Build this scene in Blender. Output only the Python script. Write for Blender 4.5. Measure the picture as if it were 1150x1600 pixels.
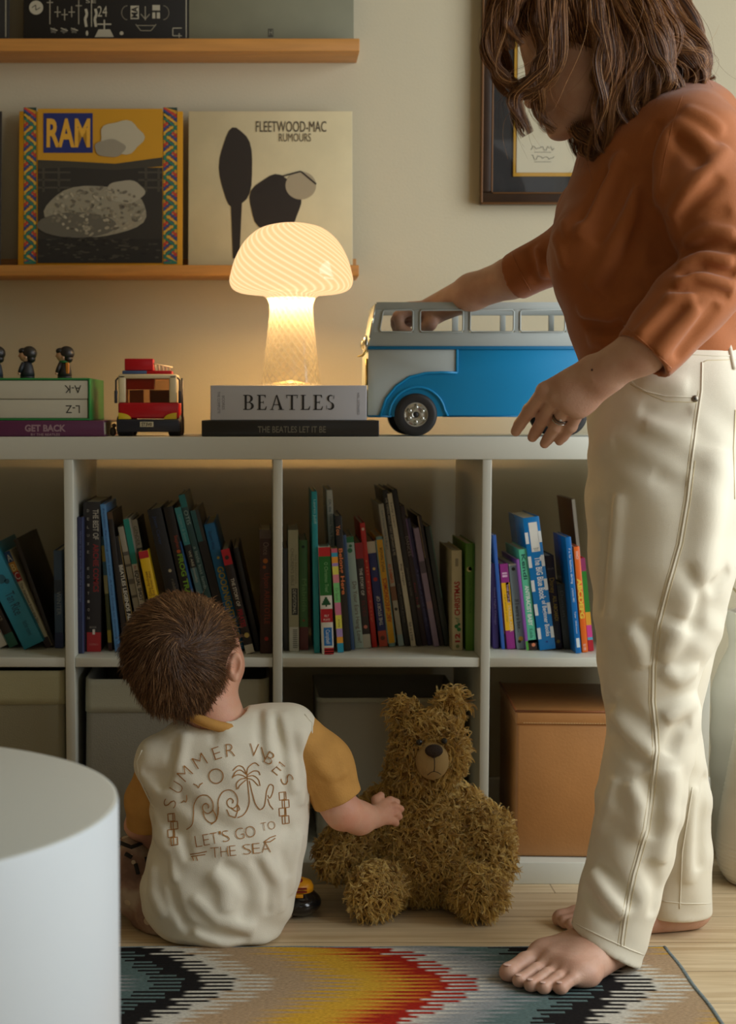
import bpy, bmesh, math, random
import numpy as np
from mathutils import Vector, Matrix
from mathutils.bvhtree import BVHTree

for o in list(bpy.data.objects): bpy.data.objects.remove(o)
SC = bpy.context.scene
COL = SC.collection
random.seed(7); RNG = np.random.default_rng(7)
PI = math.pi

# ------------------------------------------------------------ camera
TH, FPX, CX, CY, CH, CD = 0.0792, 2558.0, 412.9, 844.2, 0.8103, 2.752
cam_data = bpy.data.cameras.new('camera'); cam = bpy.data.objects.new('camera', cam_data); COL.objects.link(cam)
cam.location = (0, -CD, CH); cam.rotation_euler = (PI/2 - TH, 0, 0)
cam_data.sensor_width = 36; cam_data.sensor_fit = 'AUTO'; cam_data.lens = 36*FPX/1600
cam_data.shift_x = (575-CX)/1600; cam_data.shift_y = (CY-800)/1600
cam_data.clip_start = .02
cam_data.dof.use_dof = True; cam_data.dof.focus_distance = 2.45; cam_data.dof.aperture_fstop = 5.0
SC.camera = cam

# ------------------------------------------------------------ light
SC.view_settings.view_transform = 'Standard'; SC.view_settings.look = 'None'
SC.view_settings.gamma = 1.0; SC.view_settings.use_curve_mapping = False
SC.view_settings.exposure = -0.15
world = bpy.data.worlds.new('world'); SC.world = world; world.use_nodes = True
world.node_tree.nodes['Background'].inputs[0].default_value = (.80, .90, 1.0, 1)
world.node_tree.nodes['Background'].inputs[1].default_value = 0.15

def area(name, loc, target, sx, sy, power, col, spread=180):
    l = bpy.data.lights.new(name, 'AREA'); l.shape = 'RECTANGLE'; l.size = sx; l.size_y = sy
    l.energy = power; l.color = col; l.spread = math.radians(spread)
    o = bpy.data.objects.new(name, l); COL.objects.link(o); o.location = loc
    d = Vector(target)-Vector(loc); o.rotation_euler = d.to_track_quat('-Z', 'Y').to_euler()
    return o
# daylight through the window in the right-hand wall
area('window_daylight', (1.95, -1.12, 1.30), (0.0, -.95, 1.0), 2.0, 1.7, 66, (.92, .97, 1.0))
# added soft fill from behind the camera, through a made-up rear window
area('rear_fill_light', (0.9, -4.75, 1.5), (0.3, 0, .8), 1.6, 1.3, 3.2, (1.0, .95, .86))

# ------------------------------------------------------------ projection helpers (photo pixel -> point in the room)
_c, _s = math.cos(TH), math.sin(TH)
def ray(px, py):
    u = (px-CX)/FPX; v = (py-CY)/FPX          # camera right / down per unit forward
    return Vector((u, _c - v*_s, -_s - v*_c)) # world direction (forward component 1)
def P(px, py, Y):
    d = ray(px, py); t = (Y+CD)/d.y
    return Vector((d.x*t, Y, CH+d.z*t))
def F(px, py, Z=0.0):
    d = ray(px, py); t = (Z-CH)/d.z
    return Vector((d.x*t, -CD+d.y*t, Z))
def S(Y): return FPX/(CD+Y)                    # pixels per metre at that depth
def proj(v):
    u = CH-v[2]; d = CD+v[1]; fw = d*_c+u*_s; dn = u*_c-d*_s
    return CX+FPX*v[0]/fw, CY+FPX*dn/fw

# ------------------------------------------------------------ materials
def lin(c):
    return tuple(((x/255)/12.92 if x/255 <= .04045 else ((x/255+.055)/1.055)**2.4) for x in c[:3])+(1,)
_M = {}
def mat(name, c=(200,200,200), rough=.5, metal=0., spec=.5, noise=0., nscale=20., bump=0., bscale=80., sheen=0., sss=0., emit=None, estr=0., coat=0., stretch=None, c2=None):
    if name in _M: return _M[name]
    m = bpy.data.materials.new(name); m.use_nodes = True; nt = m.node_tree; b = nt.nodes['Principled BSDF']
    b.inputs['Base Color'].default_value = lin(c); b.inputs['Roughness'].default_value = rough
    b.inputs['Metallic'].default_value = metal; b.inputs['Specular IOR Level'].default_value = spec
    if sheen: b.inputs['Sheen Weight'].default_value = sheen; b.inputs['Sheen Roughness'].default_value = .4
    if coat: b.inputs['Coat Weight'].default_value = coat
    if sss:
        b.inputs['Subsurface Weight'].default_value = sss; b.inputs['Subsurface Radius'].default_value = (.012,.004,.002); b.inputs['Subsurface Scale'].default_value = 1.0
    if emit: b.inputs['Emission Color'].default_value = lin(emit); b.inputs['Emission Strength'].default_value = estr
    tc = None
    if noise or bump:
        tc = nt.nodes.new('ShaderNodeTexCoord'); mp = nt.nodes.new('ShaderNodeMapping'); nt.links.new(tc.outputs['Object'], mp.inputs[0])
        if stretch: mp.inputs['Scale'].default_value = stretch
    if noise:
        n = nt.nodes.new('ShaderNodeTexNoise'); n.inputs['Scale'].default_value = nscale; n.inputs['Detail'].default_value = 5
        nt.links.new(mp.outputs[0], n.inputs['Vector'])
        r = nt.nodes.new('ShaderNodeValToRGB'); r.color_ramp.elements[0].position = .3; r.color_ramp.elements[1].position = .7
        a = lin(c)
        if c2: r.color_ramp.elements[0].color = lin(c2); r.color_ramp.elements[1].color = a
        else:
            r.color_ramp.elements[0].color = tuple(x*(1-noise) for x in a[:3])+(1,); r.color_ramp.elements[1].color = tuple(min(1,x*(1+noise)) for x in a[:3])+(1,)
        nt.links.new(n.outputs[0], r.inputs[0]); nt.links.new(r.outputs[0], b.inputs['Base Color'])
    if bump:
        n = nt.nodes.new('ShaderNodeTexNoise'); n.inputs['Scale'].default_value = bscale; n.inputs['Detail'].default_value = 4
        nt.links.new(mp.outputs[0], n.inputs['Vector'])
        bp = nt.nodes.new('ShaderNodeBump'); bp.inputs['Strength'].default_value = bump; bp.inputs['Distance'].default_value = .004
        nt.links.new(n.outputs[0], bp.inputs['Height']); nt.links.new(bp.outputs[0], b.inputs['Normal'])
    _M[name] = m; return m
def nm(c, rough=.55, **k):                      # plain coloured stock by colour
    return mat('stock_%d_%d_%d_%d' % (c[0],c[1],c[2],int(rough*100)), c, rough, **k)

# ------------------------------------------------------------ text outlines
_TX = {}
def text_geo(s, bold=0.):
    key = (s, bold)
    if key in _TX: return _TX[key]
    cu = bpy.data.curves.new('t', 'FONT'); cu.body = s; cu.size = 1; cu.resolution_u = 3; cu.offset = bold
    o = bpy.data.objects.new('t', cu); COL.objects.link(o)
    me = bpy.data.meshes.new_from_object(o.evaluated_get(bpy.context.evaluated_depsgraph_get()))
    v = [(a.co.x, a.co.y) for a in me.vertices]; f = [tuple(p.vertices) for p in me.polygons]
    bpy.data.objects.remove(o); bpy.data.curves.remove(cu); bpy.data.meshes.remove(me)
    if v:
        xs = [a[0] for a in v]; ys = [a[1] for a in v]; x0, x1, y0, y1 = min(xs), max(xs), min(ys), max(ys)
        v = [((a[0]-(x0+x1)/2)/(x1-x0), (a[1]-(y0+y1)/2)/max(1e-6, y1-y0)) for a in v]
    _TX[key] = (v, f); return v, f

# ------------------------------------------------------------ mesh builder
class MB:
    def __init__(s): s.v = []; s.f = []; s.m = []; s.sm = []; s.mats = []
    def mi(s, m):
        if m not in s.mats: s.mats.append(m)
        return s.mats.index(m)
    def add(s, v, f, m, smooth=False):
        k = len(s.v); s.v += [tuple(a) for a in v]; i = s.mi(m)
        for q in f: s.f.append(tuple(k+a for a in q)); s.m.append(i); s.sm.append(smooth)
        return s
    def box(s, x0, x1, y0, y1, z0, z1, m, bev=0., M=None, seg=2):
        bm = bmesh.new(); bmesh.ops.create_cube(bm, size=1)
        for v in bm.verts: v.co = Vector((x0+(v.co.x+.5)*(x1-x0), y0+(v.co.y+.5)*(y1-y0), z0+(v.co.z+.5)*(z1-z0)))
        if bev: bmesh.ops.bevel(bm, geom=bm.edges[:], offset=bev, segments=seg, affect='EDGES', profile=.5)
        vs = [v.co.copy() for v in bm.verts]
        if M: vs = [M @ v for v in vs]
        bm.verts.index_update(); fs = [[v.index for v in f.verts] for f in bm.faces]; bm.free()
        return s.add(vs, fs, m, bool(bev))
    def prism(s, pts, off, m, bev=0., smooth=False):     # pts: planar loop (3D), extruded by off
        n = len(pts); off = Vector(off); a = [Vector(p) for p in pts]
        bm = bmesh.new(); va = [bm.verts.new(p) for p in a]; vb = [bm.verts.new(p+off) for p in a]
        bm.faces.new(va[::-1]); bm.faces.new(vb)
        for i in range(n): bm.faces.new((va[i], va[(i+1) % n], vb[(i+1) % n], vb[i]))
        bmesh.ops.recalc_face_normals(bm, faces=bm.faces[:])
        if bev: bmesh.ops.bevel(bm, geom=[e for e in bm.edges], offset=bev, segments=2, affect='EDGES', profile=.5)
        bm.verts.index_update(); vs = [v.co.copy() for v in bm.verts]; fs = [[v.index for v in f.verts] for f in bm.faces]; bm.free()
        return s.add(vs, fs, m, smooth or bool(bev))
    def tube(s, pts, r, m, n=10, closed=False, cap=True, flat=None):
        pts = [Vector(p) for p in pts]; k = len(pts)
        if not hasattr(r, '__len__'): r = [r]*k
        vs = []; up = None
        for i, p in enumerate(pts):
            if closed: t = pts[(i+1) % k]-pts[i-1]
            else: t = pts[min(i+1, k-1)]-pts[max(i-1, 0)]
            t.normalize()
            if up is None: up = Vector((0,0,1)) if abs(t.z) < .9 else Vector((1,0,0))
            a = t.cross(up); a.normalize(); b = a.cross(t); b.normalize(); up = b
            for j in range(n):
                w = 2*PI*j/n; vs.append(p+a*(math.cos(w)*r[i])+b*(math.sin(w)*r[i]))
        fs = []
        for i in range(k if closed else k-1):
            for j in range(n):
                a0 = i*n+j; a1 = i*n+(j+1) % n; b0 = ((i+1) % k)*n+j; b1 = ((i+1) % k)*n+(j+1) % n
                fs.append((a0, b0, b1, a1))
        if cap and not closed:
            fs.append(tuple(range(n))); fs.append(tuple(range((k-1)*n, k*n))[::-1])
        return s.add(vs, fs, m, True)
    def lathe(s, prof, c, m, n=48, M=None, closeb=False, closet=False):
        vs = []; c = Vector(c); k = len(prof)
        for (r, z) in prof:
            for j in range(n):
                w = 2*PI*j/n; v = Vector((r*math.cos(w), r*math.sin(w), z))
                if M: v = M @ v
                vs.append(c+v)
        fs = [(i*n+j, i*n+(j+1) % n, (i+1)*n+(j+1) % n, (i+1)*n+j) for i in range(k-1) for j in range(n)]
        if closeb: fs.append(tuple(range(n))[::-1])
        if closet: fs.append(tuple(range((k-1)*n, k*n)))
        return s.add(vs, fs, m, True)
    def ball(s, c, r, m, nu=16, nv=10, M=None):
        if not hasattr(r, '__len__'): r = (r, r, r)
        vs = []; fs = []; c = Vector(c)
        for i in range(nv+1):
            a = PI*i/nv
            for j in range(nu):
                w = 2*PI*j/nu; v = Vector((r[0]*math.sin(a)*math.cos(w), r[1]*math.sin(a)*math.sin(w), r[2]*math.cos(a)))
                if M: v = M @ v
                vs.append(c+v)
        for i in range(nv):
            for j in range(nu): fs.append((i*nu+j, (i+1)*nu+j, (i+1)*nu+(j+1) % nu, i*nu+(j+1) % nu))
        return s.add(vs, fs, m, True)
    def text(s, body, c, ux, uy, w, h, m, bold=0., th=.0004):
        # lettering centred at c, running along ux (length w), letter height h along uy; slight relief towards the viewer
        v, f = text_geo(body, bold)
        if not v: return s
        ux = Vector(ux).normalized(); uy = Vector(uy).normalized(); nrm = ux.cross(uy)
        vs = [Vector(c)+ux*(a*w)+uy*(b*h)+nrm*th for a, b in v]
        return s.add(vs, f, m)
    def quad(s, c, ux, uy, w, h, m, th=.0003):
        ux = Vector(ux).normalized(); uy = Vector(uy).normalized(); n = ux.cross(uy); c = Vector(c)+n*th
        return s.add([c-ux*w/2-uy*h/2, c+ux*w/2-uy*h/2, c+ux*w/2+uy*h/2, c-ux*w/2+uy*h/2], [(0,1,2,3)], m)
    def poly(s, pts, m):
        return s.add(pts, [tuple(range(len(pts)))], m)
    def build(s, name, parent=None, loc=None):
        me = bpy.data.meshes.new(name); me.from_pydata(s.v, [], s.f)
        for m in s.mats: me.materials.append(m)
        me.polygons.foreach_set('material_index', s.m); me.polygons.foreach_set('use_smooth', s.sm); me.update()
        o = bpy.data.objects.new(name, me); COL.objects.link(o)
        if parent: o.parent = parent; o.matrix_parent_inverse = parent.matrix_basis.inverted()
        return o
def tag(o, label=None, cat=None, group=None, kind=None):
    if label: o['label'] = label
    if cat: o['category'] = cat
    if group: o['group'] = group
    if kind: o['kind'] = kind
    return o
def empty(name, loc, label, cat, group=None):
    o = bpy.data.objects.new(name, None); COL.objects.link(o); o.location = loc; o.empty_display_size = .05
    o.matrix_basis = Matrix.Translation(Vector(loc))
    return tag(o, label, cat, group)
def struct(mb, name): return tag(mb.build(name), kind='structure')

# ------------------------------------------------------------ implicit surfaces (grown bodies, cloth, stuffed toys)
class SDF:
    def __init__(s, lo, hi, h):
        s.h = h; s.lo = np.array(lo, float); s.n = np.ceil((np.array(hi)-s.lo)/h).astype(int)+1
        s.D = np.full(s.n, 1.0, np.float32)
    def sub(s, lo, hi):
        a = np.clip(np.floor((np.array(lo)-s.lo)/s.h).astype(int), 0, s.n); b = np.clip(np.ceil((np.array(hi)-s.lo)/s.h).astype(int)+1, 0, s.n)
        if np.any(b <= a): return None
        sl = tuple(slice(a[i], b[i]) for i in range(3))
        g = [(s.lo[i]+s.h*np.arange(a[i], b[i])).astype(np.float32) for i in range(3)]
        X, Y, Z = np.meshgrid(*g, indexing='ij')
        return sl, X, Y, Z
    def comb(s, sl, d, k, sign=1):
        D = s.D[sl]
        if sign > 0:
            if k > 0: hh = np.maximum(k-np.abs(D-d), 0)/k; s.D[sl] = np.minimum(D, d)-hh*hh*k*.25
            else: s.D[sl] = np.minimum(D, d)
        else:
            d = -d
            if k > 0: hh = np.maximum(k-np.abs(D-d), 0)/k; s.D[sl] = np.maximum(D, d)+hh*hh*k*.25
            else: s.D[sl] = np.maximum(D, d)
    def cap(s, a, b, ra, rb, k=.01, n=None, q=1., qb=None, sign=1):
        a = np.array(a, float); b = np.array(b, float); R = max(ra, rb)*1.05+k+3*s.h
        if n is not None: R = max(ra, rb)*max(1, 1)+k+3*s.h
        r = s.sub(np.minimum(a, b)-R, np.maximum(a, b)+R)
        if r is None: return s
        sl, X, Y, Z = r; ab = b-a; L = max(1e-12, ab.dot(ab))
        t = np.clip(((X-a[0])*ab[0]+(Y-a[1])*ab[1]+(Z-a[2])*ab[2])/L, 0, 1)
        vx = X-a[0]-t*ab[0]; vy = Y-a[1]-t*ab[1]; vz = Z-a[2]-t*ab[2]
        rr = ra+(rb-ra)*t; d2 = vx*vx+vy*vy+vz*vz
        if n is not None:
            n = np.array(n, float); n = n/np.linalg.norm(n); vn = vx*n[0]+vy*n[1]+vz*n[2]
            qq = q if qb is None else q+(qb-q)*t
            d2 = d2+(1/(qq*qq)-1)*vn*vn          # q<1: thinner along n
        d = np.sqrt(np.maximum(d2, 0))-rr
        s.comb(sl, d, k, sign); return s
    def chain(s, pts, rad, k=.01, n=None, q=1., sign=1):
        for i in range(len(pts)-1):
            qa = q[i] if hasattr(q, '__len__') else q; qb = q[i+1] if hasattr(q, '__len__') else q
            s.cap(pts[i], pts[i+1], rad[i], rad[i+1], k, n, qa, qb, sign)
        return s
    def ell(s, c, r, M=None, k=.01, sign=1):
        c = np.array(c, float); r = np.array(r, float) if hasattr(r, '__len__') else np.array([r, r, r], float)
        R = r.max()+k+3*s.h; q = s.sub(c-R, c+R)
        if q is None: return s
        sl, X, Y, Z = q; X = X-c[0]; Y = Y-c[1]; Z = Z-c[2]
        if M is not None:
            A = np.array([[M[i][j] for j in range(3)] for i in range(3)], float).T   # world -> local
            X, Y, Z = A[0,0]*X+A[0,1]*Y+A[0,2]*Z, A[1,0]*X+A[1,1]*Y+A[1,2]*Z, A[2,0]*X+A[2,1]*Y+A[2,2]*Z
        k0 = np.sqrt((X/r[0])**2+(Y/r[1])**2+(Z/r[2])**2); k1 = np.sqrt((X/r[0]**2)**2+(Y/r[1]**2)**2+(Z/r[2]**2)**2)
        d = k0*(k0-1)/np.maximum(k1, 1e-6)
        s.comb(sl, d, k, sign); return s
    def fold(s, pts, amp, w):                    # raise (amp>0) or press (amp<0) a soft ridge along a path
        for i in range(len(pts)-1):
            a = np.array(pts[i], float); b = np.array(pts[i+1], float); R = w*2.5
            r = s.sub(np.minimum(a, b)-R, np.maximum(a, b)+R)
            if r is None: continue
            sl, X, Y, Z = r; ab = b-a; L = max(1e-12, ab.dot(ab))
            t0 = ((X-a[0])*ab[0]+(Y-a[1])*ab[1]+(Z-a[2])*ab[2])/L; t = np.clip(t0, 0, 1)
            d2 = (X-a[0]-t*ab[0])**2+(Y-a[1]-t*ab[1])**2+(Z-a[2]-t*ab[2])**2
            e = np.exp(-d2/(w*w))
            if i == 0: e = e*np.clip(t0*2.5+.25, 0, 1)
            if i == len(pts)-2: e = e*np.clip((1-t0)*2.5+.25, 0, 1)
            s.D[sl] -= (amp*e).astype(np.float32)
        return s
    def plane(s, p, n, k=0.):                    # keep the side where (x-p).n < 0
        p = np.array(p, float); n = np.array(n, float); n /= np.linalg.norm(n)
        r = s.sub(s.lo, s.lo+s.n*s.h); sl, X, Y, Z = r
        d = (X-p[0])*n[0]+(Y-p[1])*n[1]+(Z-p[2])*n[2]; s.comb(sl, -d, k, -1); return s
    def field(s, fn):
        sl, X, Y, Z = s.sub(s.lo, s.lo+s.n*s.h); s.D[sl] += fn(X, Y, Z).astype(np.float32); return s
    def mesh(s, smooth=1):
        D = s.D.copy(); D[0] = D[-1] = 1; D[:,0] = D[:,-1] = 1; D[:,:,0] = D[:,:,-1] = 1
        for _ in range(smooth):
            E = D[1:-1,1:-1,1:-1]; near = np.abs(E) < 3*s.h
            A = (D[:-2,1:-1,1:-1]+D[2:,1:-1,1:-1]+D[1:-1,:-2,1:-1]+D[1:-1,2:,1:-1]+D[1:-1,1:-1,:-2]+D[1:-1,1:-1,2:])/6
            D[1:-1,1:-1,1:-1] = np.where(near & (np.abs(A) < 4*s.h), .5*E+.5*A, E)
        g = D < 0; n = np.array(D.shape); c = np.zeros(n-1, np.int8)
        off = [(i,j,k) for i in (0,1) for j in (0,1) for k in (0,1)]
        for i,j,k in off: c += g[i:n[0]-1+i, j:n[1]-1+j, k:n[2]-1+k]
        act = (c > 0) & (c < 8); I, J, K = np.nonzero(act); N = len(I)
        idx = np.full(n-1, -1, np.int64); idx[I,J,K] = np.arange(N)
        val = {o: D[I+o[0], J+o[1], K+o[2]] for o in off}
        pos = np.zeros((N,3)); cnt = np.zeros(N)
        for a in off:
            for ax in range(3):
                if a[ax] == 0:
                    b = list(a); b[ax] = 1; b = tuple(b); va, vb = val[a], val[b]; m = (va < 0) != (vb < 0)
                    t = np.where(m, va/np.where(m, va-vb, 1), 0); q = np.zeros((N,3)); q[:] = a; q[:,ax] += t
                    pos += q*m[:,None]; cnt += m
        pos = pos/cnt[:,None]+np.stack([I,J,K],1); V = s.lo+pos*s.h
        Fs = []
        for ax in range(3):
            s0 = [slice(1,-1)]*3; s0[ax] = slice(0,-1); s1 = [slice(1,-1)]*3; s1[ax] = slice(1,None)
            ga = g[tuple(s0)]; gb = g[tuple(s1)]; A = np.stack(np.nonzero(ga != gb),1)
            flip = ga[A[:,0],A[:,1],A[:,2]]
            A = A+1; A[:,ax] -= 1
            u, w = [(1,2),(2,0),(0,1)][ax]; q = []
            for du, dw in ((-1,-1),(0,-1),(0,0),(-1,0)):
                B = A.copy(); B[:,u] += du; B[:,w] += dw; q.append(idx[B[:,0],B[:,1],B[:,2]])
            q = np.stack(q,1); q[~flip] = q[~flip][:,::-1]; Fs.append(q)
        Fq = np.concatenate(Fs); Fq = Fq[(Fq >= 0).all(1)]
        return V, Fq
def np_mesh(name, V, Fq, mats, parent=None, mi=None, attr=None, smooth=True):
    me = bpy.data.meshes.new(name); nf, k = Fq.shape
    me.vertices.add(len(V)); me.vertices.foreach_set('co', np.asarray(V, np.float32).ravel())
    me.loops.add(nf*k); me.loops.foreach_set('vertex_index', Fq.astype(np.int32).ravel())
    me.polygons.add(nf); me.polygons.foreach_set('loop_start', np.arange(0, nf*k, k, dtype=np.int32))
    try: me.polygons.foreach_set('loop_total', np.full(nf, k, np.int32))
    except Exception: pass
    me.update(calc_edges=True)
    me.polygons.foreach_set('use_smooth', np.full(nf, smooth))
    for m in (mats if isinstance(mats, (list, tuple)) else [mats]): me.materials.append(m)
    if mi is not None: me.polygons.foreach_set('material_index', np.asarray(mi, np.int32))
    if attr is not None:
        for an, av in attr.items():
            a = me.attributes.new(an, 'FLOAT', 'POINT'); a.data.foreach_set('value', np.asarray(av, np.float32))
    me.validate(); me.update()
    o = bpy.data.objects.new(name, me); COL.objects.link(o)
    if parent: o.parent = parent; o.matrix_parent_inverse = parent.matrix_basis.inverted()
    return o
def strands(paths, r0, r1=.15, sides=3, rnd=None):
    # paths: (N,K,3) array of strand points; returns mesh arrays of thin tapered tubes
    N, K, _ = paths.shape
    T = np.gradient(paths, axis=1); T /= np.maximum(1e-9, np.linalg.norm(T, axis=2, keepdims=True))
    up = np.array([.31,.52,.79]); A = np.cross(T, up); A /= np.maximum(1e-9, np.linalg.norm(A, axis=2, keepdims=True)); B = np.cross(T, A)
    tt = np.linspace(0, 1, K); rr = r0*(1-(1-r1)*tt**1.5)
    V = np.zeros((N,K,sides,3))
    for j in range(sides):
        w = 2*PI*j/sides; V[:,:,j] = paths+rr[None,:,None]*(A*math.cos(w)+B*math.sin(w))
    base = (np.arange(N)*K*sides)[:,None,None]; kk = (np.arange(K-1)*sides)[None,:,None]; jj = np.arange(sides)[None,None,:]; j2 = (jj+1) % sides
    q = np.stack([base+kk+jj, base+kk+j2, base+kk+sides+j2, base+kk+sides+jj], -1).reshape(-1,4)
    if rnd is None: rnd = RNG.random(N)
    at = np.repeat(rnd, K*sides); tip = np.tile(np.repeat(tt, sides), N)
    return V.reshape(-1,3), q, {'rnd': at, 'tip': tip}
def strand_mat(name, stops, rough=.45, spec=.4, sheen=0.):
    m = bpy.data.materials.new(name); m.use_nodes = True; nt = m.node_tree; b = nt.nodes['Principled BSDF']
    a = nt.nodes.new('ShaderNodeAttribute'); a.attribute_name = 'rnd'; r = nt.nodes.new('ShaderNodeValToRGB')
    cr = r.color_ramp; cr.elements[0].position = stops[0][0]; cr.elements[0].color = lin(stops[0][1])
    cr.elements[1].position = stops[-1][0]; cr.elements[1].color = lin(stops[-1][1])
    for p, c in stops[1:-1]: e = cr.elements.new(p); e.color = lin(c)
    nt.links.new(a.outputs['Fac'], r.inputs[0]); nt.links.new(r.outputs[0], b.inputs['Base Color'])
    b.inputs['Roughness'].default_value = rough; b.inputs['Specular IOR Level'].default_value = spec
    if sheen: b.inputs['Sheen Weight'].default_value = sheen
    return m
# ============================================================ the room
WY = .455                                         # wall behind the shelf unit
XL, XR, YB, ZC = -2.1, 1.62, -4.6, 2.6
m_wall = mat('painted_wall', (200,190,162), .85, bump=.08, bscale=220)
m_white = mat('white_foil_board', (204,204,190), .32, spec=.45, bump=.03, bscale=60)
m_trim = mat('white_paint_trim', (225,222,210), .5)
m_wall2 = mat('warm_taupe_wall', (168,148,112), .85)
struct(MB().box(XL-.1, XR+.1, WY, WY+.12, -.05, ZC+.1, m_wall), 'wall_back')
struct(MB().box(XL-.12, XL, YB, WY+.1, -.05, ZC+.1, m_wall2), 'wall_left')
struct(MB().box(XL, XR, YB, WY, ZC, ZC+.1, mat('ceiling_paint', (196,184,156), .9)), 'ceiling')
# right wall with its window opening
wy0, wy1, wz0, wz1 = -2.20, .02, .40, 2.2
w = MB(); w.box(XR, XR+.14, YB, wy0, -.05, ZC+.1, m_wall); w.box(XR, XR+.14, wy1, WY+.1, -.05, ZC+.1, m_wall)
w.box(XR, XR+.14, wy0, wy1, -.05, wz0, m_wall); w.box(XR, XR+.14, wy0, wy1, wz1, ZC+.1, m_wall); struct(w, 'wall_right')
w = MB()
for a, b, c, d in ((wy0, wy0+.05, wz0, wz1), (wy1-.05, wy1, wz0, wz1), (wy0, wy1, wz0, wz0+.05), (wy0, wy1, wz1-.05, wz1), ((wy0+wy1)/2-.025, (wy0+wy1)/2+.025, wz0, wz1)):
    w.box(XR+.03, XR+.09, a, b, c, d, m_trim, .004)
struct(w, 'window_1')
# unseen rear wall, with an opening and frame added for the fill light
rx0, rx1, rz0, rz1 = .1, 1.5, .8, 2.2
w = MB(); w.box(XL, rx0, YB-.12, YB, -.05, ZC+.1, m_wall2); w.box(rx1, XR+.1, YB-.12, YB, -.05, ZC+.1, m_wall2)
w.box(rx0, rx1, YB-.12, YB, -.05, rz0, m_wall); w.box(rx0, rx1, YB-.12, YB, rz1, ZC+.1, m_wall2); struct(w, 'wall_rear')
w = MB()
for a, b, c, d in ((rx0, rx0+.05, rz0, rz1), (rx1-.05, rx1, rz0, rz1), (rx0, rx1, rz0, rz0+.05), (rx0, rx1, rz1-.05, rz1)):
    w.box(a, b, YB-.09, YB-.03, c, d, m_trim, .004)
struct(w, 'fill_window')
w = MB(); w.box(XL, XR, WY-.014, WY, 0, .085, m_trim, .003); struct(w, 'baseboard_back')

# pale oak boards running left-right
def floor_mat():
    m = bpy.data.materials.new('pale_oak_boards'); m.use_nodes = True; nt = m.node_tree; b = nt.nodes['Principled BSDF']; L = nt.links.new
    tc = nt.nodes.new('ShaderNodeTexCoord'); br = nt.nodes.new('ShaderNodeTexBrick'); mp = nt.nodes.new('ShaderNodeMapping')
    L(tc.outputs['Object'], mp.inputs[0]); mp.inputs['Location'].default_value = (.46, .052, 0)
    L(mp.outputs[0], br.inputs['Vector']); br.inputs['Scale'].default_value = 1; br.inputs['Brick Width'].default_value = 1.9; br.inputs['Row Height'].default_value = .128
    br.inputs['Mortar Size'].default_value = .0012; br.inputs['Mortar Smooth'].default_value = .2; br.inputs['Bias'].default_value = 0
    br.inputs['Color1'].default_value = (.42,.42,.42,1); br.inputs['Color2'].default_value = (.62,.62,.62,1); br.inputs['Mortar'].default_value = (.12,.12,.12,1)
    mp2 = nt.nodes.new('ShaderNodeMapping'); mp2.inputs['Scale'].default_value = (1.3, 26, 1); L(tc.outputs['Object'], mp2.inputs[0])
    n = nt.nodes.new('ShaderNodeTexNoise'); n.inputs['Scale'].default_value = 2.2; n.inputs['Detail'].default_value = 6; n.inputs['Distortion'].default_value = .9; L(mp2.outputs[0], n.inputs['Vector'])
    r = nt.nodes.new('ShaderNodeValToRGB'); r.color_ramp.elements[0].position = .34; r.color_ramp.elements[0].color = lin((196,170,130))
    r.color_ramp.elements[1].position = .62; r.color_ramp.elements[1].color = lin((222,200,162)); L(n.outputs[0], r.inputs[0])
    mx = nt.nodes.new('ShaderNodeMix'); mx.data_type = 'RGBA'; mx.blend_type = 'MULTIPLY'; mx.inputs['Factor'].default_value = 1
    r2 = nt.nodes.new('ShaderNodeValToRGB'); r2.color_ramp.elements[0].position = 0; r2.color_ramp.elements[0].color = (.25,.2,.15,1)
    r2.color_ramp.elements[1].position = .4; r2.color_ramp.elements[1].color = (.88,.87,.86,1); e = r2.color_ramp.elements.new(.65); e.color = (1,1,1,1)
    L(br.outputs['Color'], r2.inputs[0]); L(r.outputs[0], mx.inputs['A']); L(r2.outputs[0], mx.inputs['B']); L(mx.outputs['Result'], b.inputs['Base Color'])
    b.inputs['Roughness'].default_value = .42; b.inputs['Specular IOR Level'].default_value = .35
    return m
struct(MB().box(XL-.1, XR+.1, YB, WY+.1, -.06, 0, floor_mat()), 'floor')

# ============================================================ shelf unit
X0, PIT, T, FR, HT, DP = .0227, .352, .008, .038, .766, .39
XA, XB = X0-.735, X0+.735
u = empty('shelf_unit', (X0, DP/2, 0), 'long low white cube shelf unit standing on the floor against the wall', 'shelf unit')
bv = .0012
MB().box(XA, XB, 0, DP, HT-FR, HT, m_white, bv).build('top_board', u)
MB().box(XA, XB, .0005, DP, 0, FR, m_white, bv).build('bottom_board', u)
for a in (XA, XB-FR): MB().box(a, a+FR, .0005, DP, FR, HT-FR, m_white, bv).build('side_panel', u)
divs = [X0-PIT, X0, X0+PIT]
for x in divs: MB().box(x-T, x+T, .0008, DP-.002, FR, HT-FR, m_white, bv).build('divider', u)
ed = [XA+FR]+[d for x in divs for d in (x-T, x+T)]+[XB-FR]
MZ0, MZ1 = .3755, .3915
for i in range(4): MB().box(ed[2*i]+.0004, ed[2*i+1]-.0004, .003, DP-.002, MZ0, MZ1, m_white, bv).build('middle_shelf', u)

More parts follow.
